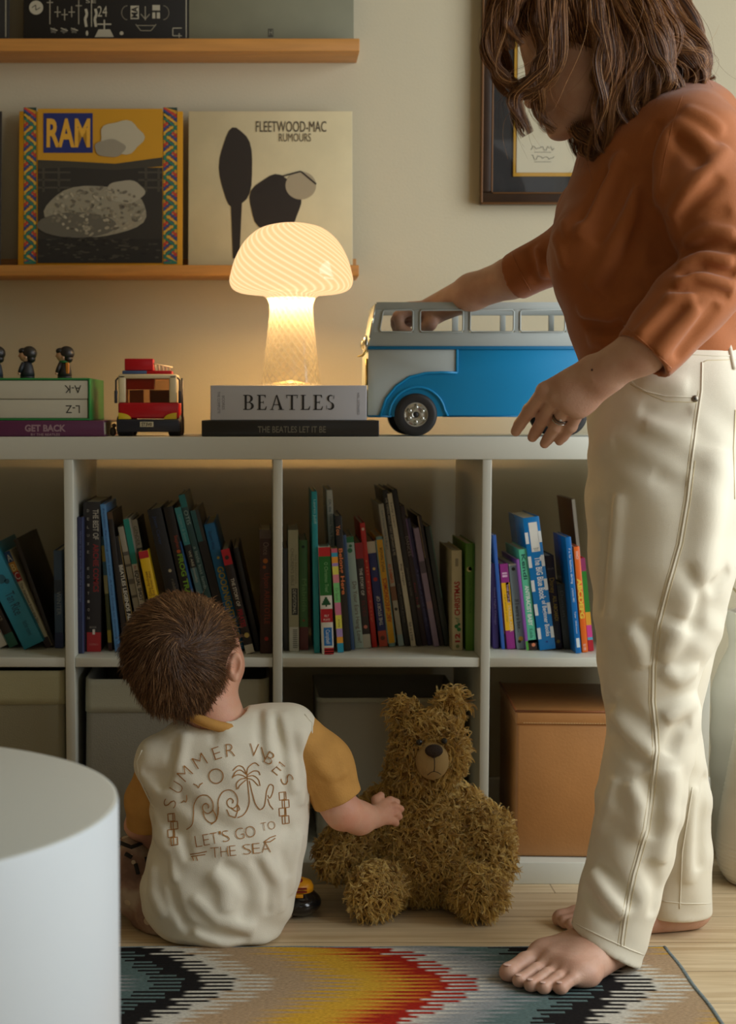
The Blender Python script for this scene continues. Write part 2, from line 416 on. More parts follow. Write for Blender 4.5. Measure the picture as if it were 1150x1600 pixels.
# ============================================================ picture ledges and record sleeves
m_led = mat('oiled_oak_ledge', (186,128,58), .45, noise=.12, nscale=9, stretch=(1,14,14))
LY = WY-.105
def ledge(xe, ytop, ybot, label):
    zt = P(0, ytop, LY).z; zb = P(0, ybot, LY).z; x1 = P(xe, ytop, LY).x
    o = empty('picture_ledge', (-.9, WY, zb), label, 'picture ledge')
    MB().box(-1.9, x1, LY+.012, WY-.0005, zb, zb+.008, m_led, .0008).build('ledge_base', o)
    MB().box(-1.9, x1, LY, LY+.012, zb, zt, m_led, .0015).build('front_lip', o)
    MB().box(-1.9, x1, WY-.012, WY-.0005, zb+.008, zt+.02, m_led, .0008).build('back_rail', o)
    return zb+.008
zl2 = ledge(562, 60, 80, 'upper wooden picture ledge on the wall, near the top edge of the photo')
zl1 = ledge(561, 414, 431, 'lower wooden picture ledge on the wall, behind the mushroom lamp')
class Sleeve:
    def __init__(s, xc, zb, label, col, size=.312, lean=.05, name='record_sleeve'):
        s.y0 = WY-.074; s.zb = zb; s.lean = lean; s.size = size
        s.x0 = xc-size/2; s.x1 = xc+size/2
        s.up = Vector((0, math.sin(.14), math.cos(.14))); s.n = Vector((0, -math.cos(.14), math.sin(.14)))
        s.o = Vector((xc, s.y0, zb)); s.mb = MB(); s.label = label
        M = Matrix.Translation(s.o) @ Matrix.Rotation(-.14, 4, 'X')
        s.mb.box(-size/2, size/2, 0, .004, 0, size, mat('sleeve_%d_%d_%d' % col, col, .5, spec=.3, noise=.06, nscale=14), .0008, M)
        s.name = name
    def at(s, px, py, k=0):
        d = ray(px, py); c = Vector((0, -CD, CH)); t = (s.o-c).dot(s.n)/d.dot(s.n); return c+d*t+s.n*(.0002+k*.0002)
    def poly(s, pts, c, k=0): s.mb.poly([s.at(a, b, k) for a, b in pts], nm(c)); return s
    def rect(s, x0, y0, x1, y1, c, k=0): return s.poly([(x0,y0),(x0,y1),(x1,y1),(x1,y0)], c, k)
    def line(s, pts, w, c, k=1):
        for (a, b), (d, e) in zip(pts[:-1], pts[1:]):
            L = math.hypot(d-a, e-b) or 1; nx, ny = -(e-b)/L*w/2, (d-a)/L*w/2
            s.poly([(a+nx,b+ny),(d+nx,e+ny),(d-nx,e-ny),(a-nx,b-ny)], c, k)
        return s
    def blob(s, cx, cy, rx, ry, c, k=1, n=28, ang=0, wob=0.):
        pts = []
        for i in range(n):
            w = -2*PI*i/n; q = 1+wob*math.sin(5*w+cx); a = rx*q*math.cos(w); b = ry*q*math.sin(w)
            pts.append((cx+a*math.cos(ang)-b*math.sin(ang), cy+a*math.sin(ang)+b*math.cos(ang)))
        return s.poly(pts, c, k)
    def text(s, t, cx, cy, w, h, c, k=3, bold=0., ang=0):
        p = s.at(cx, cy, k); sc = (s.at(cx+1, cy, k)-p).length
        ux = Vector((math.cos(ang), 0, 0))+s.up*math.sin(ang); uy = s.n.cross(ux)
        s.mb.text(t, p, ux, uy, w*sc, h*sc, nm(c), bold, .0002); return s
    def done(s, cat='record sleeve', group=None): return tag(s.mb.build(s.name), s.label, cat, group)

# yellow cover with zigzag borders
r = Sleeve(P(156.5, 290, WY-.06).x, zl1, 'yellow record sleeve with zigzag borders and a blue title block on the lower ledge', (206,146,26))
zz = [(38,110,92),(176,48,44),(60,62,120),(206,160,48),(30,110,70)]
for xs, xe in ((38,56),(256,276)):
    r.rect(xs-1, 168, xe+1, 412, (30,64,56), 0)
    for q, c in enumerate([(206,150,40),(190,60,52),(58,74,128),(214,170,60),(48,120,96)]):
        y = 160+q*6.2
        while y < 412:
            for k2 in range(1): 
                pts = [(xs, y), (xe, y+15), (xs, y+30)]
                pts = [(a, min(411, max(169, b))) for a, b in pts]; r.line(pts, 3.4, c, 1+q)
            y += 31
r.rect(59, 170, 254, 411, (200,146,30), 1)
r.rect(59, 262, 254, 411, (46,43,38), 2)
r.poly([(59,250),(59,264),(110,262),(180,266),(254,260),(254,246),(180,256),(110,252)], (62,58,48), 3)
r.blob(150, 330, 80, 40, (146,140,120), 6, wob=.03); r.blob(120, 352, 62, 20, (100,96,84), 8); r.blob(196, 300, 30, 18, (160,154,134), 7, wob=.05)
rr = random.Random(5)
for i in range(170):
    a = rr.uniform(0,2*PI); q = rr.random()**.5; k = rr.choice([(170,162,140),(128,122,104),(154,147,126),(110,104,90)])
    r.blob(150+76*q*math.cos(a), 330+37*q*math.sin(a), rr.uniform(2,5), rr.uniform(1.5,3), k, 9, 6, rr.uniform(-1,1))
r.rect(59, 374, 254, 411, (34,32,29), 10)
for i in range(90): r.blob(rr.uniform(64,250), rr.uniform(372,408), rr.uniform(2,7), rr.uniform(.8,2), rr.choice([(58,54,46),(24,22,20),(72,68,58)]), 11, 6)
for x in (66, 90, 226, 246): r.rect(x, 262, x+4, 300, (70,66,56), 4)
for y in (268, 280, 292): r.rect(59, y, 110, y+3, (74,70,60), 4); r.rect(216, y, 254, y+3, (74,70,60), 4)
r.blob(190, 215, 34, 26, (186,178,152), 7, wob=.08); r.blob(172, 232, 24, 14, (150,142,122), 8, wob=.05)
r.rect(68, 177, 145, 239, (32,44,110), 4)
r.text('RAM', 107, 208, 68, 46, (222,168,56), 6, bold=.03)
r.done()
# cream cover
r = Sleeve(P(422.5, 293, WY-.06).x, zl1, 'cream record sleeve with dark figures behind the mushroom lamp on the lower ledge', (214,200,160))
dk = (44,36,30)
r.blob(369, 262, 26, 62, dk, 2, wob=.04); r.poly([(360,300),(364,404),(374,404),(379,300)], dk, 3)
r.blob(430, 318, 40, 44, dk, 3, wob=.05); r.blob(470, 290, 24, 22, (168,154,126), 4); r.line([(404,300),(440,276),(470,268),(494,288)], 2.5, dk, 6)
r.text('FLEETWOOD-MAC', 455, 198, 110, 17, (74,64,50), 3); r.text('RUMOURS', 461, 215, 50, 13, (96,84,64), 3)
r.done()
# black cover with pale signs
r = Sleeve(P(166, -65, WY-.06).x, zl2, 'black record sleeve covered in small pale signs on the upper ledge', (34,31,28))
pw = (176,168,146)
r.blob(56.5, 12, 11, 11, pw, 1); r.line([(50,12),(56,8),(56,16),(63,12)], 1.2, (34,31,28), 2)
for x, y0, y1 in ((78,-5,38),(90,10,27),(101,14,32),(112,10,27),(123,0,38)): r.line([(x,y0),(x,y1)], 1.5, (150,142,122)); r.line([(x-5,y0+9),(x+5,y0+9)], 1.5, (150,142,122))
for x in (134, 149): r.line([(x,14),(x+2,22),(x-1,30),(x+1,42)], 4, pw)
r.line([(143,0),(143,42)], 1.2, pw); r.text('24', 160, 18, 15, 17, pw); r.line([(152,38),(174,38)], 2, pw); r.line([(163,31),(163,47)], 2, pw)
r.poly([(154,46),(148,58),(178,58),(172,46)], pw, 1)
for x in (84, 100, 116): r.blob(x, 48, 5, 4, (96,90,78), 1, wob=.2); r.line([(x-5,44),(x+6,48)], 1.2, pw, 2)
r.rect(204, 9, 217, 30, pw, 1); r.text('MA', 210.5, 19.5, 18, 10, (34,31,28), 4, .02, PI/2)
r.rect(238, 8, 250, 29, pw, 1); r.line([(238,18),(250,18)], 3, (34,31,28), 2); r.line([(244,18),(244,29)], 2, (34,31,28), 3)
for sgn, cxx in ((-1,201),(1,253)):
    r.line([(cxx+sgn*(2+9*math.sin(t)), 20-11*math.cos(t)) for t in [i*PI/8 for i in range(9)]], 1.2, (120,112,96))
r.line([(227,10),(227,32)], 1.4, (150,142,122)); r.line([(220,22),(227,30),(234,22)], 1.2, (150,142,122))
r.line([(212,38),(220,48),(236,48),(244,38)], 1.2, (140,132,112)); r.line([(214,40),(242,40)], 1.2, (140,132,112))
r.line([(270,44),(284,44)], 1.3, pw); r.line([(270,44),(270,56),(284,56)], 1.3, pw); r.line([(280,52),(280,59)], 1.3, pw)
r.blob(136, 52, 2, 4, pw); r.blob(190, 52, 3, 3, pw); r.text('SE', 142, 2, 16, 6, pw)
r.line([(291,-170),(291,59)], 1.5, pw)
r.done()
r = Sleeve(P(423, -65, WY-.06).x, zl2, 'plain grey-green record sleeve at the right end of the upper ledge', (128,126,104))
r.rect(419, 45, 427, 58, (70,68,58), 1); r.text('H', 423, 51, 5, 8, (150,146,126), 2); r.done()
r = Sleeve(P(-116, -65, WY-.06).x, zl2, 'dark record sleeve cut off by the left edge, on the upper ledge', (40,37,33)); r.line([(9,-170),(9,58)], 2, (150,144,124)); r.done()
r = Sleeve(P(-128, 290, WY-.06).x, zl1, 'dark record sleeve at the far left of the lower ledge', (46,42,38)); r.done()

# ============================================================ framed certificate
FY = WY-.028
o = empty('framed_certificate', (P(917, 300, FY).x, WY, P(917, 318, FY).z), 'dark wooden frame with a certificate on a black mat, hanging behind the woman', 'framed certificate')
fa = P(751.5, 318.5, FY); fb = P(1083, -120, FY); z0, z1, x0, x1 = fa.z, fa.z+.62, fa.x, fb.x
mfr = mat('dark_walnut_frame', (52,36,24), .35, noise=.2, nscale=30); mfe = mat('bronze_edge', (112,76,42), .4, metal=.3)
w = MB(); t = .022
for a, b, c, d in ((x0,x1,z0,z0+t),(x0,x1,z1-t,z1),(x0,x0+t,z0+t,z1-t),(x1-t,x1,z0+t,z1-t)): w.box(a,b,FY,WY-.0005,c,d,mfr,.003)
for a, b, c, d in ((x0-.001,x1+.001,z0-.001,z0+.003),(x0-.001,x0+.003,z0,z1),(x1-.003,x1+.001,z0,z1),(x0+t,x1-t,z0+t-.003,z0+t),(x0+t-.003,x0+t,z0+t,z1-t),(x1-t,x1-t+.003,z0+t,z1-t)):
    w.box(a,b,FY-.0015,FY+.006,c,d,mfe,.0008)
w.build('frame', o)
MB().box(x0+t,x1-t,FY+.012,FY+.016,z0+t,z1-t,mat('black_mat_board', (24,22,20), .7)).build('mat_board', o)
c0 = P(803, 274.5, FY); cx0, cz0 = c0.x, c0.z; cx1 = x1-(cx0-x0)
w = MB(); w.box(cx0,cx1,FY+.009,FY+.0115,cz0,z1-.07,mat('gilt_fillet',(196,150,52),.35,metal=.35))
w.box(cx0+.006,cx1-.006,FY+.0075,FY+.010,cz0+.007,z1-.077,mat('certificate_paper',(196,188,160),.7))
ux = Vector((1,0,0)); uz = Vector((0,0,1))
for yy, seed in ((232,1),(247,2)):
    q = P(848, yy, FY+.007); rr = random.Random(seed); pts = [q+Vector((-.022+.044*i/14, 0, rr.uniform(-.004,.006))) for i in range(15)]
    w.tube(pts, .0004, nm((70,66,56)), 4); w.box(q.x-.016,q.x+.016,FY+.0068,FY+.0075,q.z-.0075,q.z-.0066,nm((120,114,96)))
q = P(848, 160, FY+.007)
for k in range(5): w.box(q.x-.03+.004*(k%2),q.x+.05,FY+.0068,FY+.0075,q.z+.014*k,q.z+.014*k+.0012,nm((150,142,118)))
w.build('certificate', o)
def glass_mat(name, tint=(1,1,1), fac=.028, rough=.02):
    m = bpy.data.materials.new(name); m.use_nodes = True; nt = m.node_tree; nt.nodes.remove(nt.nodes['Principled BSDF']); L = nt.links.new
    t_ = nt.nodes.new('ShaderNodeBsdfTransparent'); t_.inputs[0].default_value = tint+(1,); g = nt.nodes.new('ShaderNodeBsdfGlossy'); g.inputs['Roughness'].default_value = rough
    mx = nt.nodes.new('ShaderNodeMixShader'); mx.inputs[0].default_value = fac; L(t_.outputs[0], mx.inputs[1]); L(g.outputs[0], mx.inputs[2]); L(mx.outputs[0], nt.nodes['Material Output'].inputs[0]); return m
MB().box(x0+t,x1-t,FY+.004,FY+.0055,z0+t,z1-t,glass_mat('picture_glass')).build('glass_pane', o)

# ============================================================ mushroom lamp
LYC = .14; sc = S(LYC); lx = P(455, 440, LYC).x
def lz(py): return P(455, py, LYC).z
def lamp_mat(name, N, turn, shade):
    m = bpy.data.materials.new(name); m.use_nodes = True; nt = m.node_tree; L = nt.links.new; nt.nodes.remove(nt.nodes['Principled BSDF'])
    tc = nt.nodes.new('ShaderNodeTexCoord'); mp = nt.nodes.new('ShaderNodeMapping'); mp.inputs['Location'].default_value = (-lx, -LYC, -lz(440)); L(tc.outputs['Object'], mp.inputs[0])
    sp = nt.nodes.new('ShaderNodeSeparateXYZ'); L(mp.outputs[0], sp.inputs[0])
    def M(op, a, b=None):
        n = nt.nodes.new('ShaderNodeMath'); n.operation = op
        for i, q in enumerate((a, b)):
            if q is None: continue
            if isinstance(q, (int, float)): n.inputs[i].default_value = q
            else: L(q, n.inputs[i])
        return n.outputs[0]
    an = M('ARCTAN2', sp.outputs[1], sp.outputs[0]); ph = M('ADD', M('MULTIPLY', an, N), M('MULTIPLY', sp.outputs[2], turn))
    st = M('MULTIPLY', M('ADD', M('SINE', ph), 1), .5); st = M('POWER', st, 2.5)
    gl = nt.nodes.new('ShaderNodeBsdfGlossy'); gl.inputs['Roughness'].default_value = .08
    if shade:
        cr = nt.nodes.new('ShaderNodeValToRGB'); cr.color_ramp.elements[0].color = (1.0,.60,.27,1); cr.color_ramp.elements[1].color = (1.0,.70,.38,1); L(st, cr.inputs[0])
        em = nt.nodes.new('ShaderNodeEmission'); L(cr.outputs[0], em.inputs[0]); L(M('ADD', M('MULTIPLY', st, .16), 1.32), em.inputs[1])
        df = em
        mx = nt.nodes.new('ShaderNodeMixShader'); mx.inputs[0].default_value = .04; L(em.outputs[0], mx.inputs[1]); L(gl.outputs[0], mx.inputs[2])
    else:
        tr = nt.nodes.new('ShaderNodeBsdfTransparent'); tr.inputs[0].default_value = (1,.97,.9,1)
        tl = nt.nodes.new('ShaderNodeBsdfTranslucent'); tl.inputs[0].default_value = (.40,.38,.34,1); df = nt.nodes.new('ShaderNodeBsdfDiffuse'); df.inputs[0].default_value = (.40,.38,.34,1)
        a1 = nt.nodes.new('ShaderNodeMixShader'); a1.inputs[0].default_value = .5; L(tl.outputs[0], a1.inputs[1]); L(df.outputs[0], a1.inputs[2])
        a2 = nt.nodes.new('ShaderNodeMixShader'); L(M('ADD', M('MULTIPLY', st, .30), .2), a2.inputs[0]); L(tr.outputs[0], a2.inputs[1]); L(a1.outputs[0], a2.inputs[2])
        mx = nt.nodes.new('ShaderNodeMixShader'); mx.inputs[0].default_value = .05; L(a2.outputs[0], mx.inputs[1]); L(gl.outputs[0], mx.inputs[2])
    L(mx.outputs[0], nt.nodes['Material Output'].inputs[0]); return m
m_sh = lamp_mat('lit_swirl_glass', 34, 560, True); m_st = lamp_mat('clear_swirl_glass', 22, 380, False)
o = empty('mushroom_lamp', (lx, LYC, P(400, 602, .012).z), 'lit mushroom-shaped swirl glass lamp standing on the white book', 'lamp')
def smooth_prof(p, n=6):
    out = []
    for i in range(len(p)-1):
        a, b, c, d = p[max(i-1,0)], p[i], p[i+1], p[min(i+2,len(p)-1)]
        for k in range(n):
            t = k/n; out.append(tuple(.5*((2*b[j])+(-a[j]+c[j])*t+(2*a[j]-5*b[j]+4*c[j]-d[j])*t*t+(-a[j]+3*b[j]-3*c[j]+d[j])*t**3) for j in (0,1)))
    return out+[p[-1]]
dome = [(0,348),(24,350),(50,358),(72,377),(87,404),(94.5,430),(95.5,441),(91,451),(80,457),(62,459.5),(46,461),(38,466)]
MB().lathe([(max(0,r_)/sc, lz(y_)) for r_, y_ in smooth_prof(dome)], (lx, LYC, 0), m_sh, 72).build('glass_shade', o)
stem = [(38,466),(34,476),(34,492),(37,520),(41,556),(44,585),(46,600.5)]
LB = P(400, 602, .012).z+.0006                   # top of the white book it stands on
sp_ = [(r_/sc, max(LB, lz(y_))) for r_, y_ in smooth_prof(stem)]; sp_ += [(sp_[-1][0]*.9, LB), (.0, LB)]
MB().lathe(sp_, (lx, LYC, 0), m_st, 64).build('glass_stem', o)
w = MB(); w.lathe([(.0,0),(.034,0),(.034,.004),(.010,.008),(.0,.010)], (lx, LYC, LB+.0008), mat('lamp_holder_plastic',(210,196,160),.4), 24); w.build('lamp_holder', o)
pl = bpy.data.lights.new('lamp_bulb', 'POINT'); pl.energy = 7.0; pl.color = (1,.60,.24); pl.shadow_soft_size = .012
po = bpy.data.objects.new('lamp_bulb', pl); COL.objects.link(po); po.location = (lx, LYC, lz(453))
# ============================================================ books in the shelf compartments
UX, UZ = Vector((1,0,0)), Vector((0,0,1))
m_page = mat('book_pages', (214,204,176), .8, bump=.4, bscale=400, stretch=(6,1,1))
def book(xb, yb, xt, yt, w, dep, col, label, group, txt=(), bands=(), zs=None, rough=.42, edge=None, spots=()):
    zs = MZ1 if zs is None else zs
    b = F(xb, yb, zs); Y = max(.006, b.y); b = P(xb, yb, Y); b.z = zs
    t = P(xt, yt, Y); s = w/S(Y); u = (t-b); u.y = 0
    u.normalize(); v = Vector((u.z, 0, -u.x)); b.z = zs+abs(v.z)*s/2+.0004
    H = (t.z-b.z)/u.z; M = Matrix(((v.x,0,u.x,b.x),(v.y,1,u.y,Y),(v.z,0,u.z,b.z),(0,0,0,1)))
    o = empty('book', (b.x, Y, zs), label, 'book', group)
    c = nm(col, rough); th = min(.0022, s*.18); mb = MB(); bev = min(.0007, th*.35)
    mb.box(-s/2, s/2, 0, th, 0, H, c, bev, M)
    mb.box(-s/2, -s/2+th, th*.6, dep, 0, H, c, bev, M); mb.box(s/2-th, s/2, th*.6, dep, 0, H, c, bev, M)
    dn = -u
    def pt(a, q, k=0): return b+u*(H*(1-a))+v*(s*q)+Vector((0, -.0001-.00015*k, 0))
    for bd in bands:
        a0, a1, cc = bd[:3]; q0, q1 = (bd[3], bd[4]) if len(bd) > 4 else (-.5, .5)
        mb.poly([pt(a0,q0,1), pt(a1,q0,1), pt(a1,q1,1), pt(a0,q1,1)], nm(cc, rough))
    for t_ in txt:
        s_, a0, a1, q, hf, cc = t_[:6]; mode = t_[6] if len(t_) > 6 else 'd'; bold = t_[7] if len(t_) > 7 else 0
        L = (a1-a0)*H
        if mode == 'd': mb.text(s_, pt((a0+a1)/2, q, 2), dn, v, L, s*hf, nm(cc), bold, 0)
        elif mode == 'u': mb.text(s_, pt((a0+a1)/2, q, 2), u, -v, L, s*hf, nm(cc), bold, 0)
        else: mb.text(s_, pt((a0+a1)/2, q, 2), v, u, s*hf, L, nm(cc), bold, 0)
    for sp in spots:
        a, q, ra, cc = sp; rr = ra*s; p0 = pt(a, q, 3)
        mb.poly([p0+v*(rr*math.cos(-w_))+u*(rr*math.sin(-w_)) for w_ in [2*PI*i/12 for i in range(12)]], nm(cc))
    mb.build('cover', o)
    g = .0022 if s > .006 else .001
    MB().box(-s/2+th, s/2-th, th, dep-g, g, H-g, m_page, 0, M).build('pages', o)
    return o
W_, BK = (205,198,180), (36,32,30)
G1 = 'books leaning in the left compartment'
book(4,1014,-66,872,15,.20,(196,190,172),'red and white book cut off by the left edge',G1,[('JELLY',.55,.8,0,.6,(170,60,50))],[(.62,.86,(176,62,48)),(.9,1,(200,194,178))])
book(22,1013,-50,868,15,.21,(58,44,36),'dark brown book with a green foot, left of the turquoise book',G1,[('Hot Desert',.35,.72,.1,.3,(180,168,140))],[(.86,1,(46,110,92))])
book(53,1016,-26,856,34,.22,(44,140,168),'wide turquoise book leaning in the left compartment',G1,[('Tan Rice',.46,.68,.05,.45,(30,70,90)),('little tales',.76,.9,.1,.22,(34,96,116))],[],spots=[(.32,0,.22,(36,92,110)),(.36,.2,.12,(30,84,104))])
book(76.5,1013,9,862,10,.20,(204,194,160),'slim cream alphabet book with A B C blocks at its top',G1,[('The Alphabet from the Sky',.33,.75,0,.5,(70,50,36)),('A',.03,.10,0,.7,(225,220,205),'x'),('B',.13,.2,0,.6,(240,220,150),'x'),('C',.22,.29,0,.7,(225,215,200),'x')],[(0,.11,(30,66,110)),(.11,.21,(204,140,50)),(.21,.31,(176,40,36)),(.9,1,(50,30,28))])
book(84.5,1012,24,842,6.5,.24,(46,38,32),'black book behind the cream alphabet book',G1)
book(92.5,1013,90,860,13,.17,(70,96,128),'blue-grey upright book against the first divider',G1,[('WINTER',.42,.66,.05,.5,(150,164,176))],[(.3,.44,(50,66,88)),(.84,1,(44,60,108))])
G2 = 'books behind the child in the second compartment'
book(126,1021.5,125.5,808,10,.20,(38,42,74),'narrow navy book against the left divider',G2,[('Winter in the woods, and the evenings',.1,.62,0,.4,(96,104,140))],[(0,1,(66,78,118),.3,.5)])
book(144.5,1018.6,143.5,784,27,.21,(38,33,32),'thick black comic collection with a red foot and pale spaced letters',G2,[('THE BEST OF',.05,.25,.22,.33,(176,168,150),'d',.02),('ARCHIE COMICS',.28,.6,.22,.33,(140,34,34),'d',.02)]+[(ch,.05+.055*i,.068+.055*i,-.22,.12,(170,162,146),'x') for i,ch in enumerate('DELUXE EDITION') if ch!=' ']+[('BOOK',.83,.842,.05,.4,(150,140,126),'x'),('1',.85,.885,.08,.14,(210,202,184),'x'),('COMICS',.945,.957,.08,.5,(190,120,110),'x')],[(.87,1,(160,32,34),-.32,.5)])
book(172.5,1017,160.5,838,6,.18,(90,96,50),'thin green and yellow book beside the thick black comic collection',G2,[],[(0,.08,(40,96,110)),(.08,.22,(196,170,56)),(.22,.34,(60,110,130)),(.34,.5,(190,180,120)),(.82,.93,(196,170,50)),(.93,1,(60,30,30))])
book(184,1019,160.5,788,8.5,.20,(86,138,186),'tall slim light blue book leaning left',G2,[('Fantastic Parenting with Love  A Field Guide to Growing Up',.03,.97,0,.4,(44,74,130))])
book(198,1018.5,171,800,8,.19,(42,34,28),'dark book with a warm brown top behind the child\'s head',G2,[],[(0,.05,(84,60,36))])
book(211,1018,181,838,10,.17,(32,29,28),'slim black book with gold edges and white capital letters',G2,[('BEATLES LEGENDS ALPHABET',.25,.9,0,.6,(220,214,196),'d',.03)],[(0,1,(168,140,76),-.5,-.4),(0,1,(168,140,76),.4,.5)])
book(227,1018,188,823,9,.19,(160,152,132),'grey pencil-sketched book with no title',G2,[],[(.2,.23,(96,90,78)),(.3,.32,(96,90,78)),(.42,.46,(110,104,90)),(.55,.57,(90,84,74)),(.68,.75,(120,112,98))])
book(236,1018,196.5,811,9,.20,(196,190,172),'white book with a teal top beside the yellow book',G2,[('An',.35,.38,0,.5,(170,50,40)),('EQUAL SHOT',.39,.62,0,.75,(40,40,40),'d',.03),('Ruth Bader Spies',.68,.86,0,.4,(120,114,100))],[(0,.34,(26,132,116))])
book(247,1013,209,812,9.5,.16,(66,66,60),'dark grey book with a white label at its top',G2,[('GENDER',.05,.2,0,.6,(90,86,76))],[(0,.22,(198,190,168)),(.23,.28,(110,112,104))])
book(257,1022,223,861,15,.045,(224,182,22),'bright yellow book with a red top band',G2,[('Giles Andreae',.2,.44,-.15,.3,(120,70,20),'u'),('Guy Parker-Rees',.2,.44,.2,.3,(120,70,20),'u')],[(0,.07,(176,30,36))],spots=[(.47,-.2,.16,(130,84,20)),(.5,.22,.14,(130,84,20)),(.53,0,.12,(130,84,20))])
book(290,1018,240,795,22,.23,(34,34,38),'wide black book leaning above the child\'s head',G2,[('Jason Carter',.05,.25,-.1,.3,(50,70,110)),('rabbit',.5,.6,.2,.22,(120,116,100))],spots=[(.44,.15,.12,(190,180,150))])
book(311,1018,262,792,15,.24,(36,31,28),'black book with lime green letters',G2,[('FROG TRAIL',.33,.66,.15,.55,(120,170,40),'d',.03),('Stephen',.2,.29,.1,.45,(170,70,40))],spots=[(.31,.1,.2,(190,90,40))])
book(323,1018,281,846,3,.18,(34,100,170),'very thin bright blue book standing above the child\'s head',G2)
book(336,1018,277,793,10,.20,(32,36,40),'slim book with a teal upper third and black lower part',G2,[('Lantern & Snow',.05,.24,0,.45,(130,170,170)),('WE ARE (mostly)',.3,.52,0,.5,(190,190,170))],[(0,.26,(58,140,146)),(.42,.6,(80,120,128))])
book(346.5,1018,283,773,10,.21,(44,80,82),'dark teal book, tallest beside the child\'s crown',G2,[('OTIS',.1,.19,0,.6,(150,176,170)),('a little lost lamb',.33,.6,0,.5,(150,170,166))],[(0,.08,(36,118,120))])
book(360,1018,303,797,13,.22,(50,46,38),'brown-black book with a small teal top patch',G2,[],[(0,.22,(44,96,100),-.5,.1),(.22,1,(34,33,33))])
book(374,1018,326,818,16.5,.24,(20,108,164),'wide blue bedtime book with olive letters',G2,[('Brown Wise',.06,.2,-.1,.3,(20,50,100)),('GOODNIGHT MOON',.34,.95,.05,.62,(186,170,60),'d',.02)],spots=[(.27,.1,.13,(200,180,70))])
book(391,1022,351,858,13.5,.20,(44,36,36),'black storybook with a red top and a white foot',G2,[('THE STORY OF',.28,.55,0,.42,(210,204,190),'d',.02),('PIRATES',.58,.75,0,.6,(150,30,40),'d',.03)],[(0,.15,(186,30,44)),(.92,1,(196,190,172))],spots=[(.08,0,.25,(60,40,36)),(.83,.1,.3,(196,170,90))])
book(404,1018,368,856,9,.22,(40,36,32),'dark book leaning just left of the brown book',G2)
book(415.5,1021.5,414.5,828,18,.16,(68,42,34),'brown book with rusty orange letters against the second divider',G2,[('Once',.1,.2,.05,.5,(130,110,96)),('Upon ARISTOTLE',.35,.76,.05,.6,(150,62,36))],[(0,.07,(90,74,62))],spots=[(.25,0,.22,(190,110,40)),(.3,-.1,.15,(170,90,40)),(.88,.05,.18,(170,50,40))])
G3 = 'books in the third compartment'
book(447,1017,446.5,857,9,.18,(58,56,50),'dark grey book against the left side of the third compartment',G3)
book(459.5,1018,458,828,16,.16,(160,152,120),'cream devotional with a barcode label at its foot',G3,[('DEVOTIONAL',.49,.69,.08,.32,(190,184,160)),('CHILDREN\'S BIBLE',.15,.46,-.1,.32,(110,104,80)),('365 READINGS',.2,.44,.25,.18,(120,112,90))],[(.48,.7,(40,38,34),-.2,.4),(.8,1,(196,192,176),-.42,.45)]+[(.82+.016*i,.827+.016*i,(40,38,36),-.1,.34) for i in range(10)])
book(475,1016,473.5,844,13.5,.17,(80,124,66),'plain green book with a red-brown foot',G3,[('Mabilda',.35,.65,.1,.5,(120,160,90))],[(.79,1,(110,44,34))],spots=[(.06,0,.18,(40,60,40)),(.73,0,.15,(150,80,40))])
book(495.5,1021,491,768,8.5,.19,(24,136,140),'tall thin teal book in the third compartment',G3,[('Lauren Juliff',.05,.2,0,.6,(160,200,196))])
book(512.5,1023,506.5,855,18.5,.10,(222,218,204),'green and white felt-tree book, standing furthest forward',G3,[('O Christmas Tree!',.14,.42,.1,.3,(130,180,120)),('FELT',.63,.65,0,.4,(230,190,180),'x',.02),('PLAYS',.665,.685,0,.55,(230,190,180),'x',.02),('Campbell',.77,.9,0,.45,(220,226,230))],[(0,.085,(190,30,36)),(.085,.45,(22,104,38)),(.575,.7,(176,18,34)),(.75,.92,(20,110,180),-.3,.4),(.94,1,(186,30,36),-.3,.5)]+[(.955,.965,(220,216,204),-.3,.5),(.98,.99,(220,216,204),-.3,.5)]+[(.465+.018*i,.485+.018*i,(20,84,44),-.1-.09*i,.1+.09*i) for i in range(4)]+[(.535,.555,(20,84,44),-.06,.06)],rough=.3)
book(525.5,1010,514.5,765.5,9.5,.2,(206,206,196),'tall white book with a dark teal title, behind the felt-tree book',G3,[('Oh, the Thinks You\'ll Think!',.06,.36,0,.5,(40,84,84))])
book(532.5,1020,522,857,9.5,.06,(206,176,70),'patchwork book striped in yellow pink green and lilac',G3,[('Dr Seuss',.38,.5,0,.5,(90,120,80)),('A Family',.68,.76,0,.4,(90,90,60))],[(0,.04,(200,90,110)),(.04,.08,(40,150,180)),(.08,.14,(226,150,50)),(.14,.17,(160,130,190)),(.17,.25,(220,210,90)),(.25,.33,(214,130,140)),(.33,.52,(120,196,120)),(.52,.64,(210,120,150)),(.64,.77,(222,214,84)),(.77,.85,(170,140,190)),(.85,.91,(232,160,50)),(.91,1,(36,150,180))],rough=.35)
book(543,1018,528,806,11,.17,(34,32,31),'black book with glowing orange flame-like lettering',G3,[('You',.07,.14,-.1,.6,(232,140,80)),('Belong Here',.24,.58,-.05,.7,(226,124,70),'d',.02)])
book(551.5,1016,538,836,5.5,.18,(62,88,124),'thin slate blue book beside the black flame-lettered book',G3)
book(561.5,1014,545.5,839,13.5,.18,(158,176,160),'pale sage book with brown handwritten title',G3,[('Do Your Ears Hang Low?',.4,.95,.05,.62,(106,84,70))],[(0,.05,(34,110,60))],spots=[(.12,-.05,.28,(50,110,70)),(.08,.05,.18,(50,110,70))])
book(574,1013,560,848,12,.19,(48,38,34),'black storybook with a dark red top and cream foot, third compartment',G3,[('THE STORY OF',.24,.5,0,.4,(200,194,180),'d',.02),('ELVES',.55,.7,0,.4,(110,30,34))],[(0,.15,(150,28,34)),(.87,1,(186,180,160))],spots=[(.8,0,.25,(200,120,100))])
